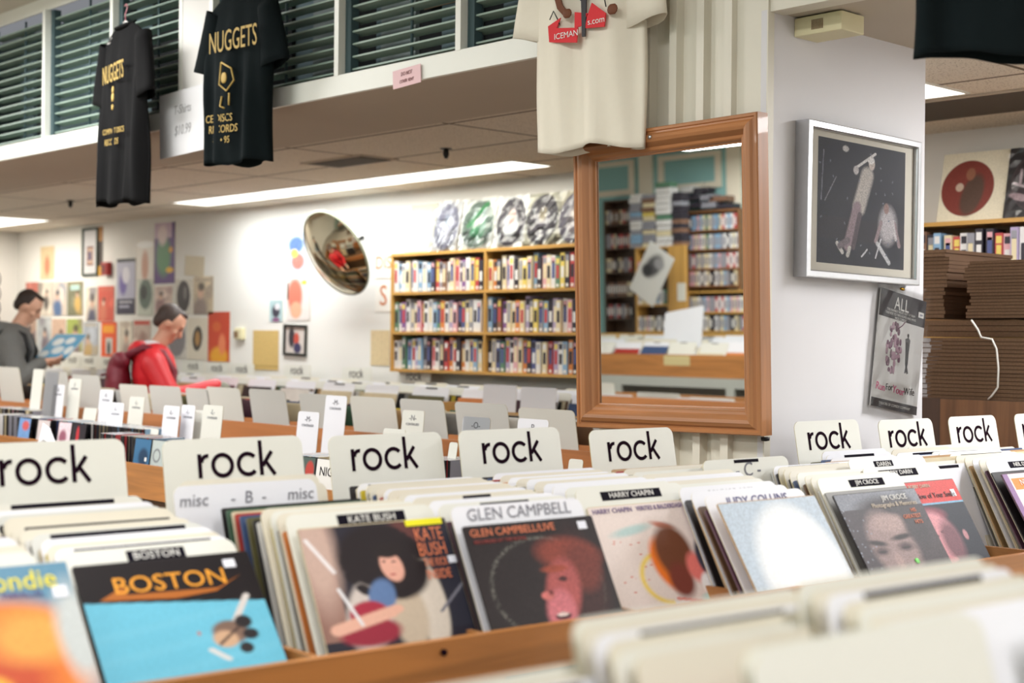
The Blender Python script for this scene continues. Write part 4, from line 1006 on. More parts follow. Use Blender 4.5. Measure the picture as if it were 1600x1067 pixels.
nd = A_((222, 206, 206), 90, seed=48, vs=.8); nd.rect(0, 0, .08, 1, (140, 108, 152)).rect(.1, .06, 1, .2, (226, 132, 60)).ell(.6, .6, .35, .3, (206, 180, 190), soft=.6).ell(.85, .4, .2, .1, (120, 90, 130)).noise(.06)
bl = A_((96, 140, 166), 90, seed=49, vs=.65); bl.ell(.62, .78, .42, .50, (222, 128, 56), soft=.3).ell(.5, .9, .3, .4, (190, 80, 50), soft=.6).ell(.45, 1.0, .16, .16, (240, 176, 70), soft=.4).ell(.75, .6, .2, .2, (232, 160, 80), soft=.8).ell(.2, .7, .1, .3, (150, 60, 40), soft=.6).ell(.97, .6, .1, .4, (190, 196, 196), soft=.7).noise(.05)

ORT = M('orange_lettering', (222, 128, 92), .5); YEL = M('yellow_highlight', (240, 232, 30), .5); GLD = M('amber_lettering', (236, 160, 50), .5); YLW = M('lemon_lettering', (236, 220, 40), .5); VIO = M('violet_lettering', (96, 72, 130), .5); TANL = M('tan_lettering', (206, 190, 170), .5)
def sticker(o, x, z, w_=.03, h=.022):
    MB().box(x - w_ / 2, x + w_ / 2, -.0014, -.0009, z - h / 2, z + h / 2, M('white_sticker', (232, 234, 244), .5)).build('price_sticker', o)
fronts = []
def front_at(xl, yl, xr, yr, th, art, label, c, d=None, tape=None):
    g1 = at_d(xl, yl, 1)[0]; g2 = at_d(xr, yr, 1)[0]
    dd = d or .315 / (g2 - g1)
    r = (g1 + g2) / 2 * dd; z = at_d((xl + xr) / 2, (yl + yr) / 2, dd)[1]
    o = cover_record(r, dd, z, th, art, label, c); fronts.append((r, dd, th)); return o
o = front_at(112, 880, 386, 866, 41, bo, 'black and sky blue record cover with amber lettering, second front bin from the left', 'black')
lg = text(o, 'BOSTON', .044, GLD, .0, .268, -.0014, xs=1.15); sw = MB(); sw.prism([(-.13, .245), (-.085, .268), (-.08, .252), (.08, .248), (.13, .27), (.075, .242), (0, .236), (-.08, .242)], -.0012, -.0008, M('amber_dark', (170, 96, 30), .5)); sw.build('printed_swoosh', o); sticker(o, .115, .293, .022, .016)
o = front_at(464, 818, 694, 816, 28, ka, 'record cover of a person with big dark curly hair and orange words', 'cream')
for i, s in enumerate(('KATE', 'BUSH', 'THE KICK', 'INSIDE')): text(o, s, (.036, .036, .022, .026)[i], ORT, .110, (.283, .254, .229, .206)[i], -.0014, xs=(.72, .72, .55, .7)[i])
hl = MB().box(.066, .148, -.0016, -.0012, .302, .314, YEL).build('yellow_sticker', o); sticker(o, .148, .232, .018, .014)
o = front_at(722, 818, 924, 810, 28, gc, 'black record cover with a singing face in profile and orange title', 'black')
text(o, 'GLEN CAMPBELL/LIVE', .021, ORT, -.045, .299, -.0014); text(o, 'RECORDED AT THE ROYAL', .010, M('dull_red_lettering', (150, 60, 56), .5), -.08, .282, -.0014); sticker(o, .125, .297, .022, .016)
o = front_at(916, 800, 1081, 792, 30, hc, 'pale pink record cover with a painted brown and orange head', 'cream')
text(o, 'HARRY CHAPIN', .016, VIO, -.09, .302, -.0014); text(o, 'VERITIES & BALDERDASH', .015, VIO, .05, .302, -.0014, xs=.85); sticker(o, .135, .275, .022, .02)
o = front_at(1120, 782, 1272, 778, 34, jc, 'washed out white and pale blue record cover in glossy plastic', 'tan')
o = front_at(1301, 775, 1428, 765, 33, cr_, 'grey record cover with a close portrait of a moustached face', 'black')
text(o, 'JIM CROCE', .020, WT, .06, .294, -.0014); text(o, 'Photographs & Memories', .017, TANL, .05, .276, -.0014); text(o, 'HIS', .015, ORT, .11, .256, -.0014); text(o, 'GREATEST', .015, ORT, .095, .240, -.0014); text(o, 'HITS', .015, ORT, .11, .224, -.0014)
MB().ell((.03, -.002, .125), (.008, .001, .008), M('green_sticker', (110, 220, 90), .5), n=10).build('green_sticker', o)
dC = fronts[-1][1]
o = front_at(1370, 776, 1489, 769, 31, da, 'record cover with a red title band over a pale face, right of the grey portrait', 'black', d=dC + .06)
text(o, 'BOBBY DARIN', .014, TANL, .0, .300, -.0014); text(o, 'Shadow of Your Smile', .021, INK, .04, .272, -.0014); sticker(o, .13, .275, .018, .02)
o = front_at(1553, 762, 1672, 752, 32, nd, 'cream record cover with an orange title bar and purple edge, farthest right', 'plum', d=dC + .08)
text(o, 'NEIL DIAMOND', .026, WT, .0, .284, -.0014)
o = front_at(-212, 897, 78, 884, 40, bl, 'record cover with a blazing orange head on blue, cut by the left photo edge', 'white', d=2.16)
text(o, 'blondie', .046, YLW, .07, .285, -.0014, xs=.95); text(o, 'PARALLEL', .014, VIO, .08, .262, -.0014); sticker(o, .135, .262, .022, .02)

# bins: (front r, back r, front lean, cards list from front to back, sign (pixel x centre, width), spine colours)
cold = ['black', 'cream', 'brown', 'white', 'green', 'red', 'black', 'tan', 'blue', 'cream', 'grey', 'black', 'olive', 'white', 'yellow', 'black', 'brown', 'cream', 'plum', 'orange']
bn = ['leftmost bin', 'second bin from left', 'curly-haired cover bin', 'profile cover bin', 'painted head bin', 'washed out cover bin', 'moustached portrait bin', 'purple-edged cover bin']
ft = {round(f[0], 1): f for f in fronts}
fr_sorted = sorted(fronts, key=lambda f: f[0])
bins = []
# r of front, d of front top, lean ; r at the back
backs = [rpos(-210, 690, 2.75), rpos(70, 720, 2.75), rpos(365, 700, 2.78), rpos(602, 695, 2.78), rpos(796, 690, 2.78), rpos(986, 690, 2.78), rpos(1175, 720, 2.78), rpos(1415, 670, 2.78)]
FR = [fr_sorted[i] for i in (0, 1, 2, 3, 4, 5, 6, 8)]
cardspec = [
    [(.03, 'ivory', dict(hand='DEAD KEYS', hs=.022)), (.2, 'ivory', dict(bar=.15)), (.3, 'cream', dict(bar=.2)), (.4, 'white', {}), (.55, 'cream', {}), (.7, 'grey', {})],
    [(.03, 'ivory', dict(tape='BOSTON', ts=1.3, pos=.01)), (.10, 'white', dict(hand='SHA NA NA   CHEVELL CLUB', bar=.25, hs=.017, ink=INK)), (.16, 'cream', {}), (.24, 'white', dict(hand='SAVANNAH CLUB', hs=.022)), (.34, 'grey', dict(bar=.25)), (.42, 'cream', {}), (.5, 'cream', dict(bar=.27)), (.58, 'cream', {}), (.64, 'cream', {}), (.7, 'grey', {}), (.78, 'white', dict(hand='Buffalo Springfield', ink=PURP, hs=.026)), (.90, 'ivory', dict(bar=.2))],
    [(.03, 'ivory', dict(tape='KATE BUSH', ts=1.25, pos=.02)), (.10, 'cream', {}), (.16, 'ivory', {}), (.22, 'cream', {}), (.93, 'cream', {})],
    [(.03, 'white', dict(hand='GLEN CAMPBELL', hs=.034)), (.13, 'ivory', dict(bar=.12)), (.22, 'white', dict(hand='CAMBRIDGE', hs=.02)), (.32, 'cream', dict(bar=.07)), (.40, 'white', dict(hand='BYRDS', hs=.024)), (.47, 'cream', {}), (.54, 'cream', {}), (.60, 'white', {}), (.66, 'cream', {}), (.72, 'cream', {}), (.78, 'cream', {}), (.84, 'white', dict(bar=.26))],
    [(.03, 'ivory', dict(tape='HARRY CHAPIN', ts=1.15, pos=.0)), (.13, 'ivory', {}), (.22, 'white', {}), (.32, 'white', dict(tape='RAY CHARLES', ts=.9, pos=.05)), (.42, 'cream', {}), (.5, 'white', dict(hand='CHARLATANS', hs=.02)), (.58, 'cream', {}), (.66, 'white', {}), (.74, 'cream', {}), (.84, 'white', {})],
    [(.03, 'white', dict(hand='JUDY COLLINS', hs=.03, ink=PENB)), (.13, 'white', {}), (.24, 'white', dict(hand='COMMODORES', hs=.022)), (.33, 'ivory', {}), (.41, 'cream', {}), (.5, 'white', dict(tape='CHEAP', ts=.8)), (.6, 'cream', {}), (.7, 'ivory', {}), (.8, 'cream', {})],
    [(.05, 'ivory', dict(tape='JIM CROCE', ts=1.1, pos=.02)), (.12, 'cream', {}), (.18, 'cream', {}), (.26, 'ivory', dict(tape='CROSBY STILLS', ts=.9, pos=.06)), (.34, 'cream', {}), (.42, 'cream', {}), (.47, 'cream', {}), (.53, 'white', dict(bar=.2))],
    [(.06, 'white', dict(tape='NEIL DIAMOND', ts=1.1, pos=.03)), (.14, 'cream', {}), (.2, 'white', dict(tape='DIAMOND HEAD', ts=.85)), (.28, 'cream', {}), (.36, 'cream', {}), (.42, 'ivory', dict(bar=.2)), (.52, 'white', dict(hand='DONOVAN', hs=.026, ink=PENB)), (.60, 'ivory', dict(bar=.15)), (.68, 'cream', {}), (.76, 'cream', {}), (.86, 'ivory', {})]]
# the band of darin cards beside the moustached portrait
nslot = [12, 16, 20, 16, 18, 17, 20, 18]
D0, D1 = 2.06, 2.62
for bi in range(8):
    rf, dt, thf = FR[bi]; rb_ = backs[bi]; g = bn[bi]; rng = random.Random(50 + bi)
    dbot = dt - .315 * math.sin(R_(thf))
    n = nslot[bi]; prev = 'the front cover'
    cols = [cold[(k * 3 + bi * 5) % 20] for k in range(n)]
    if bi == 2: cols = ['cream', 'orange', 'grey', 'yellow', 'black', 'white', 'black', 'olive', 'blue', 'red', 'cream', 'green', 'black', 'black', 'white', 'red', 'cream', 'brown', 'blue', 'blue'][:n]
    if bi == 5: cols = ['plum', 'brown', 'tan', 'black', 'olive', 'black', 'black', 'brown', 'black', 'cream', 'black', 'brown', 'red', 'black', 'blue', 'red', 'tan'][:n]
    for k in range(n):
        t = (k + 1.0) / (n + 1)
        if bi == 1 and t > .5 and k % 2: continue
        if bi in (2, 6) and t > .66: continue
        rr = rf + (rb_ - rf) * t + rng.uniform(-.004, .004); d = dbot + .010 + (D1 - dbot) * t
        th = R_(thf * (1 - t) + 13 * t)
        # rows sit slightly fanned
        add_sleeve(front_frame, cols[k], rr, d, FZ + .0005, th, '%s record after %s, %s, %s' % (cols[k], prev, g, ('front', 'middle', 'back')[min(2, int(t * 3))]), 'records packed in the ' + g, rng.uniform(-.012, .012))
        prev = cols[k]
    for ci, (t, c, kw) in enumerate(cardspec[bi]):
        rr = rf + (rb_ - rf) * t + rng.uniform(-.005, .005); d = dbot + .006 + (D1 - dbot) * t + .006
        th = R_(thf * (1 - t) + 13 * t); zt_ = (FZ + .352 * math.cos(R_(thf))) * (1 - t) + 1.192 * t; hgt = (zt_ - FZ) / math.cos(th) + .004 * rng.random()
        wr = kw.get('tape') or kw.get('hand')
        # written names are described by their place, never repeated
        lab = '%s divider card %s, %s' % (c, ('with punched black tape' if kw.get('tape') else 'with handwriting' if kw.get('hand') else 'with a thin black strip' if 'bar' in kw else 'left blank') + (', just behind the cover' if t < .08 else ', front part' if t < .34 else ', middle part' if t < .67 else ', back part'), g)
        add_card(front_frame, c, rr, d, FZ + .0005, th, lab, 'divider cards in the ' + g, h=hgt, yaw=rng.uniform(-.015, .015), **kw)
add_card(front_frame, 'ivory', fr_sorted[7][0] + .0, fr_sorted[7][1] - .135, FZ + .0005, R_(31), 'ivory card with punched black tape behind the red banded cover', 'divider cards right of the moustached portrait', h=.36, tape='BOBBY DARIN', pos=-.02, ts=1.1)
add_card(front_frame, 'white', fr_sorted[7][0] + .01, fr_sorted[7][1] - .07, FZ + .0005, R_(28), 'white card with punched tape farther behind the red banded cover', 'divider cards right of the moustached portrait', h=.37, tape='DAREN', pos=-.02, ts=1.1)
for k, c in enumerate(['cream', 'black', 'tan', 'black', 'brown', 'tan', 'black', 'blue', 'black', 'olive']):
    add_sleeve(front_frame, c, fr_sorted[7][0] + .012 + .012 * k, fr_sorted[7][1] - .11 + .036 * k, FZ + .0005, R_(30 - k * 1.3), '%s record in the stack behind the red banded cover, layer %s' % (c, ('nearest', 'near', 'inner', 'deep', 'deeper')[k // 2]), 'records behind the red banded cover')
for px, py, d_, c, lab, kw in ((385, 754, 2.58, 'white', 'white divider card handwritten with a large B below the second rock sign', dict(hand='misc     -  B  -     misc', hs=.034)), (392, 746, 2.62, 'cream', 'cream divider card right behind the handwritten B card', {}),
        (1165, 716, 2.52, 'ivory', 'ivory divider card with a pencilled C in front of the pillar battens', dict(hand='- C -', hs=.05, bar=.09)), (1160, 722, 2.56, 'cream', 'cream divider card behind the pencilled C card', {})):
    r_, zt_ = at_d(px, py, d_); h_ = (zt_ - FZ) / math.cos(R_(14))
    if py == 770: h_ -= .0
    add_card(front_frame, c, r_, d_ - h_ * math.sin(R_(14)), FZ + .0005, R_(14), lab, None, h=h_, w_=.315, tz=h_ - .03, **kw)
# signs
def sign(px, py_top, d, w_, label, gap=None, th=11, txt=True, yaw=0, tx=.0):
    r, zt = at_d(px, py_top, d); h = (zt - FZ) / math.cos(R_(th))
    o = link('rock_sign_card', card_mesh('ivory', w_, h, .022)); put(o, front_frame, r, d - h * math.sin(R_(th)), FZ + .0005, R_(th), yaw); tag(o, label, 'divider card', 'lettered rock signs of the front rack')
    if txt:
        q = link('lettering', rock_m, o); q.location = (tx, -.0006, h - .083)
    return o
sign(70, 690, 2.80, .335, 'lettered rock sign card at the far left of the front rack', yaw=.03, tx=-.0)
sign(365, 684, 2.80, .33, 'lettered rock sign card second from the left', tx=.003)
sign(603, 678, 2.84, .315, 'lettered rock sign card third from the left, its left corner worn round', tx=-.01)
sign(796, 670, 2.80, .315, 'lettered rock sign card fourth from the left', tx=.0)
sign(986, 670, 2.80, .30, 'lettered rock sign card overlapping the foot of the wooden mirror frame', tx=.0)
sign(1291, 657, 2.72, .285, 'lettered rock sign card standing before the pillar side', tx=.0)
sign(1414, 655, 2.70, .265, 'lettered rock sign card below the play poster', tx=.0)
sign(1518, 650, 2.70, .255, 'lettered rock sign card in front of the cardboard stack', tx=.0)
sign(1618, 646, 2.70, .255, 'lettered rock sign card cut by the right photo edge', tx=.0)
for px, d0, y0, g in ((1335, 2.62, 703, 'left of the poster'), (1440, 2.60, 700, 'below the poster'), (1545, 2.60, 700, 'right of the poster')):
    rng = random.Random(px)
    for k in range(6):
        c = ['cream', 'ivory', 'white'][rng.randrange(3)]; dt_ = d0 - .034 * k; th = R_(13 + k)
        r, zt = at_d(px + 7 * k, y0 + 5.2 * k, dt_); h = (zt - FZ) / math.cos(th)
        add_card(front_frame, c, r, dt_ - h * math.sin(th), FZ + .0005, th, '%s divider card in the bin %s, %s' % (c, g, ('rear', 'middle', 'near')[k // 2]), 'divider cards in the bin ' + g, w_=.29, h=h, **({'bar': .13} if k % 4 == 1 else {}))
    for k, c in enumerate(['blue', 'tan', 'cream']):
        dt_ = d0 - .03 - .04 * k; r = at_d(px + 9 * k, y0 + 20, dt_)[0]
        add_sleeve(front_frame, c, r, dt_ - .09, FZ + .0005, R_(14 + k), '%s record low in the bin %s' % (c, g), 'records of the right bins')
REND = 4.5
edges = [(FR[i][0] + FR[i + 1][0]) / 2 - .01 for i in range(6)] + [fr_sorted[7][0] + .2]
rack('record_rack', front_frame, .30, REND, front_d, 2.80, edges + [edges[-1] + .4], 'long worn wooden record rack with the rock signs in front', zb_, 1.02)
bt = MB().tube([(0, -.003, 0), (0, .002, 0)], .006, DARK, 8).build('knot_mark', bpy.data.objects['record_rack']); bt.location = (1.45, front_d - .02, zb_ - .02)

# ---- foreground rack, out of focus at the bottom right
FD = {'A': (1075, 940, 1.09), 'B': (1403, 887, 1.06), 'C': (1347, 977, .92), 'D': (1690, 925, .92), 'E': (735, 1055, 1.12), 'G': (1700, 845, 1.06)}
def fgstack(px, py, d, n, nm, w_=.32, step=.017, cols=('ivory', 'cream', 'white', 'cream')):
    """px, py: middle of the top edge of the backmost card; the others lean in front of it"""
    r, zt = at_d(px, py, d); rng = random.Random(px)
    for k in range(n):
        th = R_(14 + 1.2 * k); h = (zt - .004 * k - FZ) / math.cos(th) - .004 * rng.random()
        add_card(front_frame, cols[k % len(cols)], r + rng.uniform(-.006, .006), d - h * math.sin(th) - k * step, FZ + .0005, th, '%s blurred divider card, %s, %s' % (cols[k % len(cols)], nm, ('back', 'middle', 'front')[min(2, k * 3 // n)]), 'nearest rack cards, ' + nm, w_=w_, h=h, rad=.018, **({'bar': .2} if k == 2 else {}))
fgstack(1347, 977, .815, 2, 'large pale one at the bottom right', cols=('ivory', 'ivory'))
fgstack(1075, 940, 1.02, 6, 'stack below the profile cover')
fgstack(1403, 887, .95, 7, 'stack below the moustached portrait')
fgstack(1750, 935, .80, 3, 'stack at the right edge')
fgstack(1735, 845, .90, 5, 'far right stack')
fgstack(740, 1060, 1.02, 4, 'stack at the bottom centre')
r, zt = at_d(1160, 985, 1.06)
for k, c in enumerate(['black', 'cream', 'red', 'tan', 'black', 'cream']):
    rr = at_d(1090 if k < 3 else 1420, 990, .92)[0]
    add_sleeve(front_frame, c, rr, .80 + .02 * k, FZ + .0005, R_(12), '%s record between the blurred nearest cards, %s' % (c, 'left stack' if k < 3 else 'right stack'), 'records of the nearest rack')
rack('record_rack', front_frame, at_d(740, 1056, 1.1)[0] - .2, 2.2, .60, 1.30, [at_d(905, 1000, 1.0)[0], at_d(1245, 950, .95)[0]], 'nearest record rack, mostly below the bottom edge', .93, .955)
# ================================================================== compact-disc racks (middle) and the record rack behind them
CDX0, CDX1 = -9.3, -3.25
CASE = M('clear_grey_case', (170, 174, 178), .15, spec=.7); SPB = M('black_disc_spine', (24, 24, 28), .3)
def cd_m(c):
    mb = MB()
    mb.box(-.0036, .0036, -.069, .071, 0, .124, SPB); mb.box(-.0048, .0048, -.071, -.067, 0, .1245, SPB); mb.box(-.0036, .0036, -.070, .070, .124, .1255, CASE)
    mb.box(.0036, .0048, -.067, .071, 0, .1255, M('disc_inlay_' + c, PAL[c], .25)); mb.box(-.0048, -.0036, -.067, .071, 0, .1255, CASE)
    return mb.mesh('disc_case')
cdm = {c: cd_m(c) for c in ('grey', 'white', 'pale blue', 'pink', 'red', 'navy', 'cream')}
CDZ = .955
def cd_row(x0, x1, y, nm, seed, step=.0115):
    rng = random.Random(seed); x = x0; k = 0; names = list(cdm)
    while x < x1:
        c = names[rng.randrange(len(names))]
        o = link('disc_case', cdm[c]); o.location = (x, y + rng.uniform(-.006, .006), CDZ + .0005); o.rotation_euler = (0, R_(2), 0)
        f = (x - x0) / (x1 - x0)
        tag(o, 'black disc case, %s inlay, %s, %s' % (c, nm, ('left end', 'left half', 'right half', 'right end')[min(3, int(f * 4))]), 'disc case', 'disc cases, ' + nm)
        x += step + (rng.random() < .05) * .05; k += 1
def cdr(px, py, y): return at_y(px, py, y).x
xa = cdr(0, 670, 3.36); xb = cdr(246, 670, 3.36)
cd_row(xa + .10, xb, 3.36, 'second disc row', 1, .0128)
cd_row(cdr(0, 636, 3.66) , cdr(75, 640, 3.66), 3.66, 'rear disc row', 2, .014)
cd_row(cdr(188, 710, 3.08) - .05, cdr(262, 715, 3.08), 3.08, 'near row left of second sign', 3, .018)
cd_row(cdr(478, 730, 3.08), cdr(522, 730, 3.08), 3.08, 'near row left of third sign', 4, .016)
cd_row(cdr(690, 720, 3.36) - .03, cdr(722, 722, 3.36) + .03, 3.36, 'second row left of fourth sign', 5, .014)
# front-facing discs on display
def cd_front(px0, py0, px1, y, art, label, letters=None):
    a = at_y(px0, py0, y); b = at_y(px1, py0, y); w_ = .142
    t = empty('disc_case', ((a.x + b.x) / 2, y, CDZ + .001), (R_(-8), 0, 0)); tag(t, label, 'disc case', 'disc cases facing forward')
    MB().box(-w_ / 2, w_ / 2, 0, .010, 0, .125, SPB).build('case', t)
    art.build(.128, .122, t).location = (.005, 0, .0015)
    if letters: text(t, letters, .045, DARK, 0, .08, -.001)
    return t
yy = 3.245
cd_front(25, 655, 44, yy, A_((110, 150, 200), 24, seed=61).ell(.6, .3, .3, .2, (200, 90, 90), soft=.5).noise(.2), 'forward-facing disc with a blue cover on the left disc row')
cd_front(55, 660, 73, yy, A_((206, 196, 196), 24, seed=62).noise(.1), 'forward-facing disc with a pale pinkish cover on the left disc row')
cd_front(86, 662, 108, yy, A_((226, 206, 214), 24, seed=63).ell(.4, .6, .3, .3, (150, 90, 110), soft=.5).noise(.2), 'forward-facing disc with a pink and white cover on the left disc row')
cd_front(112, 664, 127, yy, A_((40, 36, 44), 24, seed=64).ell(.4, .5, .12, .4, (190, 50, 60)), 'forward-facing disc with a black cover and red streak on the left disc row')
cd_front(207, 697, 229, 2.975, A_((60, 110, 150), 30, seed=65).ell(.6, .6, .3, .3, (30, 60, 90), soft=.5).rect(.7, .6, .85, .75, (230, 230, 230)), 'forward-facing disc with a teal blue cover between the first two rock signs')
cd_front(230, 700, 252, 2.98, A_((186, 196, 194), 30, seed=66).ring(.5, .5, .2, .06, (110, 110, 116)).noise(.05), 'forward-facing disc with a grey-green drawing between the first two rock signs')
cd_front(494, 715, 518, 2.98, A_((236, 234, 230), 30, seed=67), 'white forward-facing disc with thin capital letters beside the third rock sign', 'NIG')
cd_front(474, 708, 490, 2.985, A_((80, 96, 90), 30, seed=68).ell(.4, .4, .2, .3, (190, 70, 60)), 'forward-facing disc with a green and red cover beside the second rock sign')
rk = empty('disc_rack', (0, 0, 0)); tag(rk, 'stepped wooden rack of compact discs behind the rock signs', 'disc rack')
for i, (y0_, y1_) in enumerate(((2.985, 3.17), (3.26, 3.45), (3.56, 3.75))):
    MB().box(CDX0, CDX1, y0_ - .085, y0_ - .07, CDZ - .1, CDZ + .035, BIN).build('front_board', rk)
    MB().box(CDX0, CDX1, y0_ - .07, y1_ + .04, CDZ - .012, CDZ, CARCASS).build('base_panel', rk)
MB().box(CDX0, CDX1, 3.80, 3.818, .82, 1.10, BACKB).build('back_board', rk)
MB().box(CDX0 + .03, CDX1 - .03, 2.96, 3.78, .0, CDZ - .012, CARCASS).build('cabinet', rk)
MB().box(CDX0 - .018, CDX0, 2.9, 3.818, .82, 1.06, BINY).build('side_board', rk); MB().box(CDX1, CDX1 + .018, 2.9, 3.818, .82, 1.06, BINY).build('side_board', rk)
# tall white divider cards of the disc racks: left px, right px, top px, row y, letter
ca = [(43, 59, 576, 3.70, None, 0), (62, 83, 580, 3.62, None, 2), (76, 94, 600, 3.62, 'K', 0), (100, 119, 591, 3.66, 'J', 0), (149, 170, 608, 3.62, 'K', 0), (163, 187, 628, 3.36, 'L', 0), (196, 219, 619, 3.62, 'L', 0), (249, 274, 633, 3.36, 'L', 0), (277, 298, 632, 3.40, 'L', 0), (310, 341, 632, 3.36, 'L', 0),
      (458, 491, 642, 3.36, 'M', 0), (500, 533, 617, 3.62, 'M', 0), (621, 655, 640, 3.62, 'N', 0), (714, 757, 650, 3.36, 'O', 1), (800, 848, 653, 3.40, 'P', 0), (296, 318, 640, 3.44, None, 0)]
for i, (a, b, yt, y, lt, sp) in enumerate(ca):
    p = at_y(a, yt, y); q = at_y(b, yt, y); w_ = max(.11, min(.16, q.x - p.x)); h = p.z - CDZ
    c = 'white' if i % 3 else 'ivory'
    nb = ['beside the brown box at the far left', 'leaning left of the K card', 'in front of the shopper in grey', 'tall one left of the lime sleeve column', 'upper one behind a blank grey card', 'lower one above the black spines', 'under the shopper in red, left of the blank pair', 'above the second rock sign, left', 'above the second rock sign, middle', 'above the second rock sign, right', 'nearer one right of the second rock sign', 'taller one above the third rock sign', 'above the third rock sign, right', 'shiny one in clear plastic between two rock signs', 'behind the fourth rock sign', 'torn cream one above the second rock sign'][i]
    add_card(wall_frame, c, (p.x + q.x) / 2, y, CDZ + .0005, R_(6), '%s disc divider card %s, %s' % (c, ('marked ' + lt) if lt else 'unmarked', nb), 'tall divider cards of the disc racks', w_=w_, h=h, rad=.012)
    card = CARDLAST[0]
    if lt:
        text(card, '-' + lt + '-', .032, PEN, 0, h - .03, -.0008); text(card, 'CONTINUED', .014, PEN, 0, h - .055, -.0008)
    if sp:
        ob = MB().add([(-w_ / 2 - .005, -.004, 0), (w_ / 2 + .005, -.006, 0), (w_ / 2 + .004, -.004, h + .01), (-w_ / 2, -.003, h + .01)], [(0, 1, 2, 3)], BAG).build('plastic_bag', card, False)
for i, (a, b, yt, y, l) in enumerate(((124, 144, 636, 3.60, 'small white card low in the gap left of the L card'), (218, 241, 668, 3.30, 'small white card lying over the black disc spines'), (588, 622, 668, 3.40, 'small handwritten card above the third rock sign'), (692, 705, 690, 3.34, 'small cream card between the third and fourth rock sign'), (880, 902, 716, 3.36, 'small cream card right of the fourth rock sign'))):
    p = at_y(a, yt, y); q = at_y(b, yt, y)
    add_card(wall_frame, 'ivory', (p.x + q.x) / 2, y, CDZ + .0005, R_(10), l, 'small cards in the disc rack', w_=q.x - p.x, h=p.z - CDZ, rad=.01)
# crumpled paper above the first sign
pp = at_y(75, 690, 2.93); mb = MB()
mb.add([(-.05, 0, 0), (.16, .01, -.02), (.02, .03, .09), (-.03, .02, .11), (.06, -.02, .045)], [(0, 1, 4), (0, 4, 3), (4, 1, 2), (3, 4, 2)], M('loose_paper', (222, 222, 228), .6))
o = mb.build('loose_paper', None, False); o.location = (pp.x, 2.90, 1.0); tag(o, 'crumpled sheet of white paper sticking up above the first rock sign', 'paper')
o.modifiers.new('thickness', 'SOLIDIFY').thickness = .001
# brown box far left
b_ = at_y(7, 592, 4.1); bxo = bevel(MB().box(-.30, .08, -.12, .12, -.26, 0, wood('dark_box_wood', (140, 92, 56), 'X', .7)).build('wooden_box'), .004)
bxo.location = (b_.x - .02, 3.94, b_.z); tag(bxo, 'dark brown wooden box at the far left edge', 'box')

# ---- record rack facing the far wall: blank backs of its sign cards
AY = 4.02
blank = [(7, 43, 571), (81, 118, 578), (125, 168, 583), (197, 241, 598), (244, 293, 600), (301, 337, 604), (334, 387, 602), (401, 458, 605), (479, 536, 612), (559, 629, 616), (637, 706, 620), (723, 805, 625), (822, 910, 634)]
for i, (a, b, yt) in enumerate(blank):
    p = at_y(a, yt, AY); q = at_y(b, yt, AY); h = p.z - FZ
    c = 'grey' if i % 3 else 'ivory'
    add_card(away_frame, c, (p.x + q.x) / 2, AY + .02, FZ + .0005, R_(10), '%s blank back of a tall sign card, %s' % (c, ['at the far left edge', 'left of the lime sleeve column', 'below the orange wall record', 'below the red backpack', 'right under the shopper in red', 'under the hand of the shopper in red', 'just right of that hand', 'below the tan paper sheet', 'below the small framed picture', 'behind the third rock sign', 'left below the video shelf', 'behind the fourth rock sign', 'with a curl mark, nearest the mirror'][i]), 'blank card backs in the rack facing the far wall', w_=min(.34, q.x - p.x), h=h, rad=.02)
    rng = random.Random(i)
    for k in range(3):
        cc = cold[(i * 3 + k * 7) % 20]
        add_sleeve(away_frame, cc, (p.x + q.x) / 2, AY + .12 + .1 * k, FZ + .0005, R_(12), '%s record behind the blank card %s' % (cc, ['at the far left edge', 'left of the lime sleeve', 'below the orange record', 'below the backpack', 'under the shopper in red', 'under the hand', 'right of the hand', 'below the tan sheet', 'below the framed picture', 'behind the third sign', 'left below the shelf', 'behind the fourth sign', 'nearest the mirror'][i]), 'records of the rack facing the far wall')
rk2 = rack('record_rack', away_frame, -9.6, -3.6, AY + .0, AY + .56, [], 'wooden record rack whose card backs face the camera', 1.10, .97, board_m=BACKB)

# ---- wall rack along the far wall
WX = [(-12.3, -7.7), (-7.6, -3.7)]
rack('record_rack', wall_frame, -12.6, -3.6, 5.18, 5.85, [-12.2 + .43 * i for i in range(20)], 'long record rack along the far wall below the posters', .99, 1.0)
tx = [(85, 562), (116, 563), (142, 564), (172, 566), (210, 567), (245, 568), (305, 573), (342, 576), (381, 578), (467, 580), (560, 585), (650, 589)]
for i, (px, py) in enumerate(tx):
    p = at_y(px, py, 5.83); h = p.z + .045 - FZ
    add_card(wall_frame, 'ivory', p.x, 5.80, FZ + .0005, R_(2), 'lettered rock card against the far wall, %s' % ['below the rosy sleeve', 'below the lime sleeve', 'below the grey and gold sleeve', 'below the orange sleeve', 'left behind the backpack', 'behind the shopper in red', 'below the grey disc', 'below the tall orange poster', 'below the thermostat', 'below the framed picture', 'right of the framed picture', 'below the video shelf'][i], 'rock cards against the far wall', w_=.32, h=h)
    q = link('lettering', rock_m, CARDLAST[0]); q.location = (0, -.0006, h - .065); q.scale = (.8, 1, .75)
rng = random.Random(77)
for i in range(20):
    x = -12.15 + .43 * i
    for k in range(4):
        c = ['white', 'ivory', 'white', 'cream'][k]
        pxn = 'left part of the far wall' if i < 7 else 'middle of the far wall' if i < 13 else 'far wall below the video shelf'
        add_card(wall_frame, c, x + .2 + rng.uniform(-.01, .01), 5.24 + .13 * k + rng.uniform(-.02, .02), FZ + .0005, R_(17 - 2 * k), '%s divider card in the rack along the %s' % (c, pxn), 'divider cards along the far wall', w_=.32, h=.36 + .01 * rng.random(), **({'bar': .1} if rng.random() < .35 else {}))
st = MB()
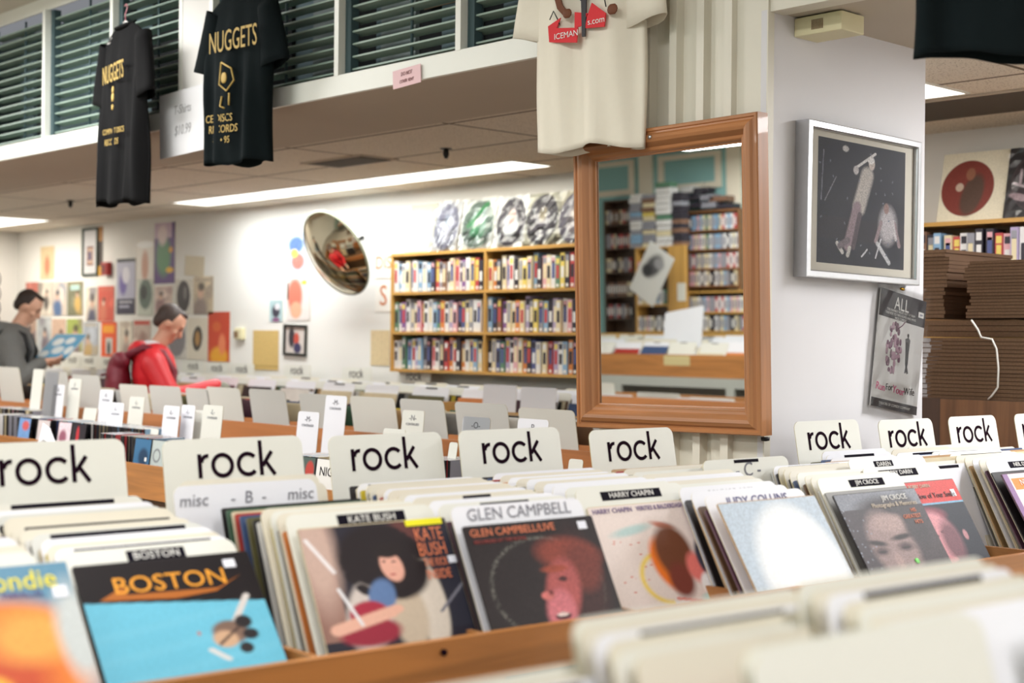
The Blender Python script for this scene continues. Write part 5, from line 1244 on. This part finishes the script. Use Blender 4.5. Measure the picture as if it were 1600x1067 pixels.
for i in range(20):
    for k in range(16):
        cc = cold[rng.randrange(20)]; x = -12.15 + .43 * i + .2
        T = Matrix.Translation((x + rng.uniform(-.01, .01), 5.22 + .033 * k, FZ + .001)) @ Matrix.Rotation(-R_(16 - .7 * k), 4, 'X')
        st.box(-.157, .157, 0, .004, 0, .315, M('record_sleeve_' + cc, SLV[cc]), T)
o = st.build('record_sleeves'); tag(o, 'packed record sleeves filling the rack along the far wall', 'records', kind='stuff')
# cards and box right below the video shelf
for px0, px1, py, l in ((752, 804, 600, 'white card standing below the video shelf, left of its twin'), (811, 866, 604, 'white card with faint writing below the video shelf near the mirror')):
    p = at_y(px0, py, 5.15); q = at_y(px1, py, 5.15)
    add_card(wall_frame, 'white', (p.x + q.x) / 2, 5.14, FZ + .0005, R_(4), l, 'white cards below the video shelf', w_=q.x - p.x, h=p.z - FZ, rad=.006)
p = at_y(735, 603, 5.12)
bo2 = empty('wooden_bin', (p.x, 5.02, FZ))
MB().box(0, 1.2, 0.0, .012, -FZ, -.001, CARCASS).build('lower_panel', bo2); tag(bo2, 'raised light wooden bin below the video shelf next to the mirror', 'bin')
MB().box(-.0, 1.2, .0, .012, 0, .26, OAK).build('front_board', bo2); MB().box(-.012, 0, -.12, .012, 0, .30, OAKV).build('side_board', bo2)

# ---- cardboard stacks right of the pillar
KR = M('brown_cardboard', (104, 78, 58), .85, noise=.25, scale=12); KE = M('corrugated_edge', (128, 100, 76), .9, noise=.5, scale=160); KW = M('white_cardboard', (206, 204, 206), .8)
cbm = {}
def cbmesh(w_, d, edge, h):
    k = (w_, d, edge, h)
    if k not in cbm:
        mb = MB(); mb.box(0, w_, 0, d, 0, h, KR)
        me = M('card_' + edge, (0, 0, 0)) if False else (KE if edge == 'brown' else KW)
        mb.box(-.0005, w_, -.0005, 0, .001, h - .001, me); mb.box(-.0006, 0, 0, d, .001, h - .001, me)
        cbm[k] = mb.mesh('flattened_box')
    return cbm[k]
def stackcb(px, py_top, py_bot, y, n, w_, d, nm, jit=.02, edge='brown', shade=0, zadd=0):
    a = at_y(px, py_top, y); b = at_y(px, py_bot, y); hh = (a.z - b.z) / n; rng = random.Random(px)
    off = 0
    for k in range(n):
        if k % 4 == 0: off = rng.uniform(-jit, jit)
        o = link('flattened_box', cbmesh(w_, d, edge, round(hh * .93, 4))); o.location = (a.x + off + rng.uniform(-.004, .004), y + rng.uniform(-.004, .004) + off * .3, b.z + hh * k)
        tag(o, 'flattened %s cardboard box in the %s, %s' % (edge, nm, ('lowest quarter', 'lower half', 'upper half', 'top quarter')[k * 4 // n]), 'cardboard', 'flattened boxes, ' + nm)
    return a, b
stackcb(1405, 392, 497, 4.90, 18, .20, .5, 'upper left stack beside the pillar', .015)
stackcb(1512, 408, 497, 4.85, 18, .6, .55, 'upper right stack', .025)
stackcb(1440, 500, 526, 4.87, 3, .75, .5, 'thin layer between the two stacks', .004)
stackcb(1452, 527, 622, 4.80, 16, .7, .5, 'lower tied bundle', .012)
stackcb(1425, 527, 622, 4.90, 12, .12, .4, 'pale bundle behind the tied one', .006, 'white')
s0 = at_y(1534, 500, 4.78); pts = [at_y(*q, 4.785) for q in ((1518, 500), (1528, 515), (1533, 527), (1550, 530), (1557, 545), (1560, 575), (1559, 605), (1550, 618), (1544, 624))]
o = MB().tube([tuple(p) for p in pts], .0035, M('white_string', (226, 224, 216), .7), 8).build('string'); tag(o, 'white string tied round the lower cardboard bundle', 'string')
zt = at_y(1500, 622, 4.8).z
tb = empty('storage_table', (-3.0, 4.80, 0)); tag(tb, 'dark brown cabinet carrying the cardboard stacks right of the pillar', 'cabinet')
MB().box(.0, 1.1, -.02, .55, 0, zt - .002, wood('dark_cabinet_wood', (92, 66, 50), 'Z', .7)).build('body', tb)
MB().box(.20, 1.1, -.03, -.02, .5, zt - .004, wood('brown_panel_wood', (150, 104, 66), 'Z', .6)).build('front_panel', tb)
# ================================================================== what the wall mirror shows: the rear of the shop
_n = Vector((0, -math.cos(TILT), -math.sin(TILT))); _c = Vector((ct.x, FY - .102 + .026, ct.z))
def atm(px, py, y):
    d = ray(px, py); o = Vector((0, 0, CAMZ)); s = (_c - o).dot(_n) / d.dot(_n); p = o + d * s
    r = d - 2 * d.dot(_n) * _n; return p + r * ((y - p.y) / r.y)
DKW = wood('dark_shelf_wood', (84, 62, 48), 'X', .7)
spm = {}
def spine_disc(n):
    if n not in spm:
        mb = MB(); mb.box(-.017, .017, 0, .14, 0, .13, M('spine_' + n.replace(' ', '_'), PAL[n], .4)); mb.box(-.012, .012, -.0006, 0, .03, .10, spine_mat('white' if n in ('black', 'brown', 'red', 'navy') else 'grey')); spm[n] = mb.mesh('disc_case')
    return spm[n]
def rear_shelf(px0, px1, py0, py1, y, rows, label, m, nm, dark=False, fillto=1.0):
    a = atm(px0, (py0 + py1) / 2, y); b = atm(px1, (py0 + py1) / 2, y); x0, x1 = min(a.x, b.x), max(a.x, b.x); pm = (px0 + px1) / 2
    zt, zb = atm(pm, py0, y).z, atm(pm, py1, y).z; W = x1 - x0; H = zt - zb; th = .025
    t = empty('disc_shelf', ((x0 + x1) / 2, y, zb), (0, 0, PI)); tag(t, label, 'shelf')
    MB().box(-W / 2, -W / 2 + th, 0, .2, -zb, H, m).build('side_panel', t); MB().box(W / 2 - th, W / 2, 0, .2, -zb, H, m).build('side_panel', t)
    MB().box(-W / 2 + th, W / 2 - th, .18, .2, -zb, H, DKW).build('back_panel', t)
    rng = random.Random(px0)
    for k in range(rows + 1):
        z = H * k / rows
        MB().box(-W / 2 + th, W / 2 - th, 0.001, .18, z - (.022 if k else 0), z + (0 if k else .022), m).build('shelf_board', t)
        if k == rows: break
        x = x0 + th + .02; prev = 'the side'; sc = min(1.25, (H / rows - .03) / .14)
        while x < x0 + W * fillto - th - .015:
            n = rng.choice(['black', 'brown', 'grey', 'black', 'red', 'cream'] if dark else ['white', 'cream', 'grey', 'black', 'pale blue', 'pink', 'white', 'green', 'red', 'cream'])
            o = link('disc_case', spine_disc(n)); o.location = (x, y - .012, zb + z + (.0225 if k == 0 else .0005)); o.rotation_euler = (0, 0, PI); o.scale = (1.1, 1, sc)
            tag(o, '%s disc case next to %s one, row %s, %s' % (n, prev, ('lowest', 'second', 'third', 'fourth', 'fifth', 'sixth')[k], nm), 'disc case', 'disc cases, ' + nm); prev = 'a ' + n; x += .041 + (rng.random() < .08) * .03
    return t, x0, x1, zt, zb
rear_shelf(944, 991, 312, 500, -6.0, 5, 'dark shelf of discs at the left in the mirror', DKW, 'dark mirrored shelf', True)
tB, bx0, bx1, bzt, bzb = rear_shelf(993, 1046, 386, 520, -5.7, 3, 'oak shelf of discs in the middle of the mirror', OAKV, 'oak mirrored shelf')
rear_shelf(1073, 1156, 328, 449, -6.0, 4, 'tall brown shelf of discs at the right in the mirror', wood('shelf_brown', (140, 96, 62), 'X', .7), 'tall mirrored shelf')
rear_shelf(1073, 1178, 454, 520, -5.8, 2, 'low wide oak shelf of discs under the tall one in the mirror', OAKV, 'low mirrored shelf')
a = atm(1046, 450, -5.68); b = atm(1072, 450, -5.68); zt = atm(1058, 383, -5.68).z
pn = MB().box(0, b.x - a.x, 0, .03, 0, zt, OAKV).build('oak_panel'); pn.location = (a.x + .004, -5.70, 0); tag(pn, 'bare oak end panel between the mirrored disc shelves', 'panel')
MB().box(.12, .24, .03, .033, zt - .62, zt - .42, M('paper_tag', (226, 224, 216), .7)).build('paper_tag', pn)
# piles of flat cases on the oak shelf
for i, (p0, p1, yt, cs) in enumerate(((988, 1007, 303, ['white', 'grey', 'pale blue', 'grey', 'white']), (1008, 1028, 303, ['grey', 'cream', 'yellow', 'grey', 'brown']), (1029, 1054, 284, ['white', 'white', 'cream', 'white', 'green', 'white']), (1055, 1071, 300, ['black', 'brown', 'grey', 'black']))):
    a = atm(p0, 385, -5.75); b = atm(p1, 385, -5.75); z0 = bzt + .001; zt = atm((p0 + p1) / 2, yt, -5.75).z; n = 12; hh = (zt - z0) / n; rng = random.Random(i)
    for k in range(n):
        c = cs[rng.randrange(len(cs))]
        o = MB().box(0, abs(b.x - a.x) - .02, 0, .14, 0, hh * .9, spine_mat(c)).build('disc_box'); o.location = (min(a.x, b.x) + rng.uniform(-.01, .01), -5.85 + rng.uniform(-.01, .01), z0 + hh * k)
        tag(o, '%s flat case in the %s on the mirrored oak shelf, %s' % (c, ['left pile', 'second pile', 'tallest white pile', 'dark pile'][i], ('low', 'middle', 'upper')[k // 4]), 'disc box', 'piled cases on the mirrored shelf, ' + ['left', 'second', 'tallest', 'dark'][i] + ' pile')
rng = random.Random(9)
for i, (p0, p1, y0, y1, c) in enumerate(((1074, 1098, 316, 327, 'black'), (1099, 1122, 316, 327, 'grey'), (1123, 1150, 318, 328, 'black'), (1070, 1096, 303, 315, 'black'), (1097, 1118, 304, 315, 'grey'), (1066, 1086, 291, 303, 'white'), (1087, 1110, 293, 304, 'black'), (1112, 1140, 306, 317, 'brown'))):
    a = atm(p0, y1, -6.05); b = atm(p1, y0, -6.05)
    o = MB().box(0, abs(b.x - a.x) - .01, 0, .14, 0, b.z - a.z - .004, spine_mat(c)).build('disc_box'); o.location = (min(a.x, b.x), -6.15, a.z + .01)
    tag(o, '%s box set lying on the tall mirrored shelf, %s' % (c, ['lower left', 'lower middle', 'lower right', 'second layer left', 'second layer middle', 'top left', 'top right', 'second layer right'][i]), 'disc box', 'box sets on the tall mirrored shelf')
# hanging black-and-white print
a = atm(1018, 428, -5.2)
t = empty('hanging_print', a, (0, R_(-32), PI)); tag(t, 'tilted black and white print hanging before the mirrored oak shelf', 'poster')
MB().box(-.2, .2, 0, .003, -.30, .30, M('print_paper', (226, 226, 224), .6)).build('paper', t)
ar = A_((226, 226, 224), 50, 1.5, 71); ar.ell(.55, .35, .3, .22, (90, 90, 94), ang=30, soft=.5).ell(.4, .25, .2, .1, (160, 160, 164), soft=.5).ell(.7, .5, .2, .12, (60, 60, 64), soft=.5); ar.build(.38, .58, t).location = (0, 0, -.29)
MB().tube([(0, 0, .3), (-.15, 0, 1.2)], .002, BLACK, 5).build('string', t)
# counter with records
zt = atm(1060, 554, -3.5).z; zb5 = atm(1060, 589, -3.5).z
ctr = empty('record_counter', (-8.5, -3.5, 0), (0, 0, PI)); tag(ctr, 'wooden record counter with a taped front board in the mirror', 'record rack')
W2 = 2.6
MB().box(-W2, W2, 0, .02, zb5, zt, BIN).build('front_board', ctr); MB().box(-W2, W2, .02, .9, zb5, zb5 + .02, CARCASS).build('base_panel', ctr)
MB().box(-W2, W2, .9, .92, zb5, atm(1060, 521, -4.4).z, wood('pale_oak', (226, 180, 104), 'X', .85)).build('back_board', ctr)
MB().box(-W2, W2, .0, .03, zb5 - .09, zb5 - .002, M('grey_rail', (176, 178, 172), .4)).build('glass_rail', ctr)
MB().box(-W2, W2, .25, .85, 0, zb5 - .01, M('dim_cabinet', (110, 108, 100), .5, noise=.4, scale=4)).build('cabinet', ctr)
for x in (-1.9, -.45, .9, 2.3): MB().box(x, x + .09, 0, .03, 0, zb5 - .09, M('grey_rail', (176, 178, 172))).build('post', ctr)
MB().box(.05, .36, -.002, 0, zt - .1, zt - .01, M('tape_yellowed', (206, 190, 140), .6)).build('paper_tape', ctr)
rng = random.Random(4)
cl2 = ['white', 'tan', 'white', 'white', 'red', 'blue', 'yellow', 'cream', 'orange', 'grey', 'white', 'black']
for i in range(15):
    x = -10.9 + .345 * i
    for k in range(3):
        c = ['white', 'ivory', 'cream'][rng.randrange(3)]
        add_card(away_frame, c, x + rng.uniform(-.03, .03), -3.62 - .2 * k + rng.uniform(-.05, .03), zb5 + .021, R_(24 - 4 * k), '%s divider card on the mirrored counter, %s row' % (c, ('near', 'middle', 'back')[k]), 'divider cards on the mirrored counter', w_=.32, h=(zt - zb5) + .10 + .02 * k + .02 * rng.random(), bar=(.08 if rng.random() < .3 else None))
    c = cl2[i % 12]
    add_sleeve(away_frame, c, x, -3.56, zb5 + .021, R_(38), '%s record at the front of the mirrored counter' % c, 'front records on the mirrored counter')
a = atm(1040, 540, -3.9); b = atm(1105, 486, -3.9)
add_card(away_frame, 'white', (a.x + atm(1098, 540, -3.9).x) / 2, -3.84, zb5 + .025, R_(16), 'large white sign card standing out of the mirrored counter', None, w_=abs(atm(1104, 520, -3.9).x - atm(1042, 520, -3.9).x), h=(b.z - zb5) / .96, rad=.02)
CARDLAST[0].rotation_euler.y += R_(8)
# nearer rack whose cards show at the foot of the mirror
ny = -1.6
rk9 = rack('record_rack', away_frame, -8.6, -5.6, 1.6 if False else ny, ny + .6, [], 'record rack whose card backs show at the foot of the mirror', .93, .95)
for p0, p1, y0, c, l in ((1010, 1078, 611, 'grey', 'grey-backed sign card at the foot of the mirror, left one'), (1091, 1163, 619, 'ivory', 'pale sign card at the foot of the mirror, right one'), (945, 962, 596, 'ivory', 'cream card at the lower left corner of the mirror')):
    a = atm(p0, y0, ny); b = atm(p1, y0, ny)
    add_card(wall_frame, c, (a.x + b.x) / 2, ny + .1, FZ + .0005, R_(8), l, 'card backs at the foot of the mirror', w_=max(.3, abs(b.x - a.x)), h=max(.05, a.z - FZ))
for p0, p1, y0 in ((960, 1012, 622), (1080, 1168, 636)):
    a = atm(p0, y0, ny); b = atm(p1, y0, ny)
    add_card(wall_frame, 'white', (a.x + b.x) / 2, ny + .16, FZ + .0005, R_(8), 'low white card at the foot of the mirror, %s' % ('left' if p0 < 1000 else 'right'), 'card backs at the foot of the mirror', w_=abs(b.x - a.x), h=max(.05, a.z - FZ))

# teal rear wall mouldings
tm = MB()
zb8 = atm(1050, 289, RY + .03).z
xp = sorted((atm(1001, 260, RY).x, atm(1021, 260, RY).x)); xq = sorted((atm(1143, 260, RY).x, atm(1155, 260, RY).x)); per = (xq[0] + xq[1]) / 2 - (xp[0] + xp[1]) / 2
for i in range(-2, 5):
    c0 = (xp[0] + xp[1]) / 2 + per * i; hw = (xp[1] - xp[0]) / 2
    tm.box(c0 - hw, c0 + hw, RY, RY + .04, 0, HIGH - .001, CRM)
    x0, x1 = c0 + hw + .09, c0 + per - hw - .09; zt_ = HIGH - .04
    for (a, b, c, d) in ((x0, x1, zb8 - .07, zb8), (x0, x1, zt_ - .06, zt_), (x0, x0 + .08, zb8, zt_ - .06), (x1 - .08, x1, zb8, zt_ - .06)):
        tm.box(a, b, RY, RY + .03, c, d, CRM)
struct(tm.build('trim_7'))
# ================================================================== the two shoppers
SKIN = M('skin_light', (226, 176, 150), .5, noise=.05, scale=30); SKIN2 = M('skin_ruddy', (214, 160, 136), .5, noise=.05, scale=30)
def remesh(o, v=.012, sm=4):
    r = o.modifiers.new('fuse', 'REMESH'); r.mode = 'VOXEL'; r.voxel_size = v; r.use_smooth_shade = True
    s = o.modifiers.new('smooth', 'SMOOTH'); s.iterations = sm; s.factor = .5
    return o
def limb(mb, pts, rs, m):
    for i in range(len(pts) - 1): mb.caps(pts[i], rs[i], pts[i + 1], rs[i + 1], m)
def hand(mb, w, d, palm_n, m, curl=.5, side=1):
    """w wrist, d direction of the hand, palm_n normal of the palm (where fingers curl to)"""
    d = Vector(d).normalized(); n = Vector(palm_n).normalized(); s = d.cross(n).normalized() * side; w = Vector(w)
    mb.caps(w, .025, w + d * .03, .028, m)
    for k in (-1, 0, 1): mb.caps(w + d * .03 + s * k * .018, .017, w + d * .088 + s * k * .022, .015, m)
    for k, L in ((-1.5, .056), (-.5, .070), (.5, .074), (1.5, .066)):
        b = w + d * .095 + s * k * .0205; p = b; a = 0
        for q in range(3):
            a += curl * (.5 if q == 0 else .7); dd = d * math.cos(a) + n * math.sin(a); e = p + dd * L * (.45, .32, .23)[q]
            mb.caps(p, .0092 - q * .0008, e, .0086 - q * .0008, m, 8); p = e
    b = w + d * .035 + s * -.03; e = b + (d * .6 - s * .6 + n * .4).normalized() * .035; mb.caps(b, .0125, e, .0105, m, 8); mb.caps(e, .0105, e + (d * .8 + n * .5).normalized() * .028, .009, m, 8)
def head(mb, T, m):
    mb.ell((0, .0, .02), (.076, .094, .098), m, T=T, n=20); mb.ell((0, .035, -.055), (.052, .058, .055), m, T=T); mb.ell((0, .075, -.088), (.022, .02, .018), m, T=T)
    mb.caps((0, .088, .012), .010, (0, .108, -.028), .014, m, T=T); mb.ell((0, .078, .03), (.055, .016, .014), m, T=T)
    for s in (-1, 1): mb.ell((s * .078, -.006, -.012), (.010, .020, .031), m, T=T); mb.ell((s * .045, .062, -.028), (.022, .02, .02), m, T=T)
    mb.ell((0, .086, -.056), (.024, .012, .009), m, T=T)
def make_person(name, px, y, ztop_px, rz, label, skin, hairm, coatm, trm, bow, arms, hood, coat_name):
    base = at_y(px, 520, y); t = empty(name, (base.x, base.y, 0), (0, 0, rz)); tag(t, label, 'person')
    zt = at_y(px, ztop_px, y).z; 
    hc = Vector((0, .10, zt - .115)); T = Matrix.Translation(hc) @ Matrix.Rotation(-bow, 4, 'X')
    sh = zt - .33; nk = Vector((0, .0, sh + .02)); hp = sh * .63
    b = MB(); head(b, T, skin); b.caps(nk, .058, hc + Vector((0, -.02, -.06)), .052, skin)
    b.ell((0, 0, sh - .12), (.165, .105, .19), skin); b.ell((0, 0, hp + .06), (.15, .105, .16), skin)
    for s in (-1, 1):
        limb(b, [(s * .09, 0, hp), (s * .10, .02, hp * .53), (s * .10, -.01, .09)], [.085, .055, .038], skin); b.caps((s * .10, -.02, .05), .035, (s * .105, .13, .035), .03, skin)
        A = arms[0 if s < 0 else 1]; S = Vector((s * .175, 0, sh - .03))
        limb(b, [S, A[0], A[1]], [.052, .040, .027], skin); hand(b, A[1], A[2], A[3], skin, A[4], side=s)
    body = remesh(b.build('body', t, False), .0085, 3)
    h = MB(); h.ell((0, -.026, .036), (.081, .088, .088), hairm, T=T, n=20); h.ell((0, -.062, -.012), (.070, .045, .062), hairm, T=T); h.ell((0, .035, .098), (.05, .04, .02), hairm, T=T)
    for s in (-1, 1): h.ell((s * .072, -.004, .014), (.010, .018, .024), hairm, T=T)
    hb = h.build('hair', t, False)
    # cut the hair away from the face
    remesh(hb, .009, 3)
    c = MB(); c.ell((0, .004, sh - .10), (.215, .145, .20), coatm); c.ell((0, 0, hp + .14), (.195, .145, .26), coatm); c.ell((0, 0, hp + .02), (.20, .15, .14), coatm)
    for s in (-1, 1):
        A = arms[0 if s < 0 else 1]; S = Vector((s * .18, 0, sh - .045)); E_ = Vector(A[0]); Wp = Vector(A[1]) - (Vector(A[1]) - E_).normalized() * .01
        limb(c, [(s * .08, 0, sh + .0), S, E_, Wp], [.075, .082, .066, .050], coatm)
        c.ell(E_ * .6 + Wp * .4, (.062, .05, .05), coatm)
    if hood: c.ell((0, -.085, sh + .03), (.12, .08, .075), coatm); c.ell((0, -.03, sh + .045), (.105, .085, .05), coatm)
    else: c.ell((0, -.02, sh + .03), (.09, .075, .04), coatm)
    remesh(c.build(coat_name, t, False), .012, 3)
    p = MB(); p.ell((0, 0, hp), (.165, .12, .13), trm)
    for s in (-1, 1): limb(p, [(s * .09, 0, hp), (s * .10, .02, hp * .53), (s * .10, -.01, .10)], [.098, .072, .060], trm)
    remesh(p.build('trousers', t, False), .014, 2)
    q = MB()
    for s in (-1, 1): q.caps((s * .10, -.03, .045), .044, (s * .108, .15, .04), .038, BLACK)
    remesh(q.build('shoes', t, False), .012, 2)
    e = MB(); EYE = M('eye_dark', (40, 30, 28), .3)
    for s in (-1, 1): e.ell((s * .032, .083, .008), (.012, .008, .006), EYE, T=T, n=8); e.ell((s * .032, .088, .028), (.018, .005, .004), hairm, T=T, n=8)
    e.ell((0, .095, -.056), (.020, .006, .003), M('lip', (176, 104, 96), .5), T=T, n=8); e.build('face_features', t)
    return t, T, sh, hp
HAIR1 = M('dark_brown_hair', (52, 38, 32), .6, noise=.3, scale=60); HAIR2 = M('greying_brown_hair', (74, 60, 56), .6, noise=.35, scale=60)
GREY = M('grey_marl_fleece', (112, 112, 110), .95, noise=.2, scale=90); REDC = M('red_nylon', (206, 34, 44), .5, noise=.12, scale=9)
JEAN = M('dark_trousers', (52, 50, 54), .9)
# shopper in red
zt = at_y(262, 476, 4.78).z; sh = zt - .33
P1, T1, sh1, hp1 = make_person('person', 240, 4.78, 477, R_(-30), 'person in a red hooded jacket with a dark red backpack, head bowed over the records', SKIN2, HAIR2, REDC, JEAN, R_(38),
    [(Vector((-.24, .08, sh - .28)), Vector((-.10, .36, sh - .22)), (.1, 1, -.3), (0, -.3, -1), .5), (Vector((.25, .12, sh - .27)), Vector((.16, .40, sh - .19)), (-.1, 1, -.4), (0, -.4, -1), .5)], True, 'jacket')
MB().ell((0, -.01, sh1 + .075), (.082, .078, .03), M('white_scarf', (226, 226, 230), .8)).build('collar', P1)
gl_ = MB(); hand(gl_, (.16, .39, sh - .19), (-.1, 1, -.4), (0, -.4, -1), M('grey_glove', (128, 128, 116), .9), .6, side=1); gl_.ell((.155, .43, sh - .205), (.045, .06, .045), M('grey_glove', (128, 128, 116))); remesh(gl_.build('glove', P1, False), .009, 2)
bp = empty('backpack', P1.location, P1.rotation_euler); tag(bp, 'dark red backpack on the back of the shopper in red', 'backpack')
BPM = M('burgundy_nylon', (112, 22, 42), .55, noise=.15, scale=12); BPD = M('dark_burgundy', (84, 16, 34), .6)
m = MB(); m.ell((0, -.22, sh1 - .20), (.155, .085, .235), BPM); m.ell((0, -.21, sh1 - .34), (.16, .095, .12), BPM); m.caps((-.09, -.2, sh1 - .03), .06, (.09, -.2, sh1 - .03), .06, BPM); remesh(m.build('pack_body', bp, False), .012, 3)
m = MB(); m.ell((0, -.29, sh1 - .30), (.115, .045, .11), BPD); m.build('front_pocket', bp)
for k in range(3): MB().tube([(-.12, -.305 + .006 * k, sh1 - .12 - .1 * k), (0, -.325, sh1 - .125 - .1 * k), (.12, -.305 + .006 * k, sh1 - .12 - .1 * k)], .008, BPD, 6).build('seam_band', bp)
for s in (-1, 1): MB().tube([(s * .10, -.17, sh1 + .0), (s * .115, -.06, sh1 + .055), (s * .125, .06, sh1 + .02), (s * .13, .13, sh1 - .10), (s * .15, .12, sh1 - .24), (s * .19, .0, sh1 - .36), (s * .15, -.17, sh1 - .40)], [.026] * 7, BPM, 8).build('strap', bp)
# shopper in grey
zt = at_y(45, 453, 4.72).z; sh = zt - .33
P2, T2, sh2, hp2 = make_person('person', 22, 4.72, 454, R_(-34), 'person in a grey hooded sweatshirt reading a record sleeve at the left edge', SKIN, HAIR1, GREY, JEAN, R_(34),
    [(Vector((-.24, .05, sh - .30)), Vector((-.12, .20, sh - .19)), (.3, 1, .0), (1, -.2, .2), .6), (Vector((.235, .08, sh - .32)), Vector((.13, .22, sh - .20)), (-.2, 1, .1), (-.6, -.2, .8), .6)], True, 'sweatshirt')
for s in (-1, 1): MB().tube([(s * .12, -.15, sh2 - .2), (s * .13, -.12, sh2), (s * .13, 0, sh2 + .045), (s * .135, .10, sh2 + .0), (s * .14, .14, sh2 - .12), (s * .17, .08, sh2 - .30)], .016, BLACK, 8).build('shoulder_strap', P2)
R3 = P2.rotation_euler.to_matrix()
hp_ = P2.location + R3 @ Vector((.02, .25, sh2 - .19))
t = empty('held_record', hp_, (R_(-50), R_(0), R_(20))); tag(t, 'blue and white record sleeve held by the shopper in grey', 'record')
MB().prism(rrect(.315, .315, .004, 2, False), 0, .005, M('record_sleeve_white', SLV['white'])).build('sleeve', t)
A_((30, 150, 200), 50, seed=81).ell(.3, .3, .16, .14, (226, 236, 240), soft=.4).ell(.65, .25, .14, .12, (226, 236, 240), soft=.4).ell(.5, .6, .18, .14, (220, 232, 238), soft=.4).ell(.85, .6, .12, .15, (226, 236, 240), soft=.4).ell(.15, .75, .15, .12, (226, 236, 240), soft=.4).rect(0, .88, 1, 1, (70, 70, 76)).build(.31, .31, t)
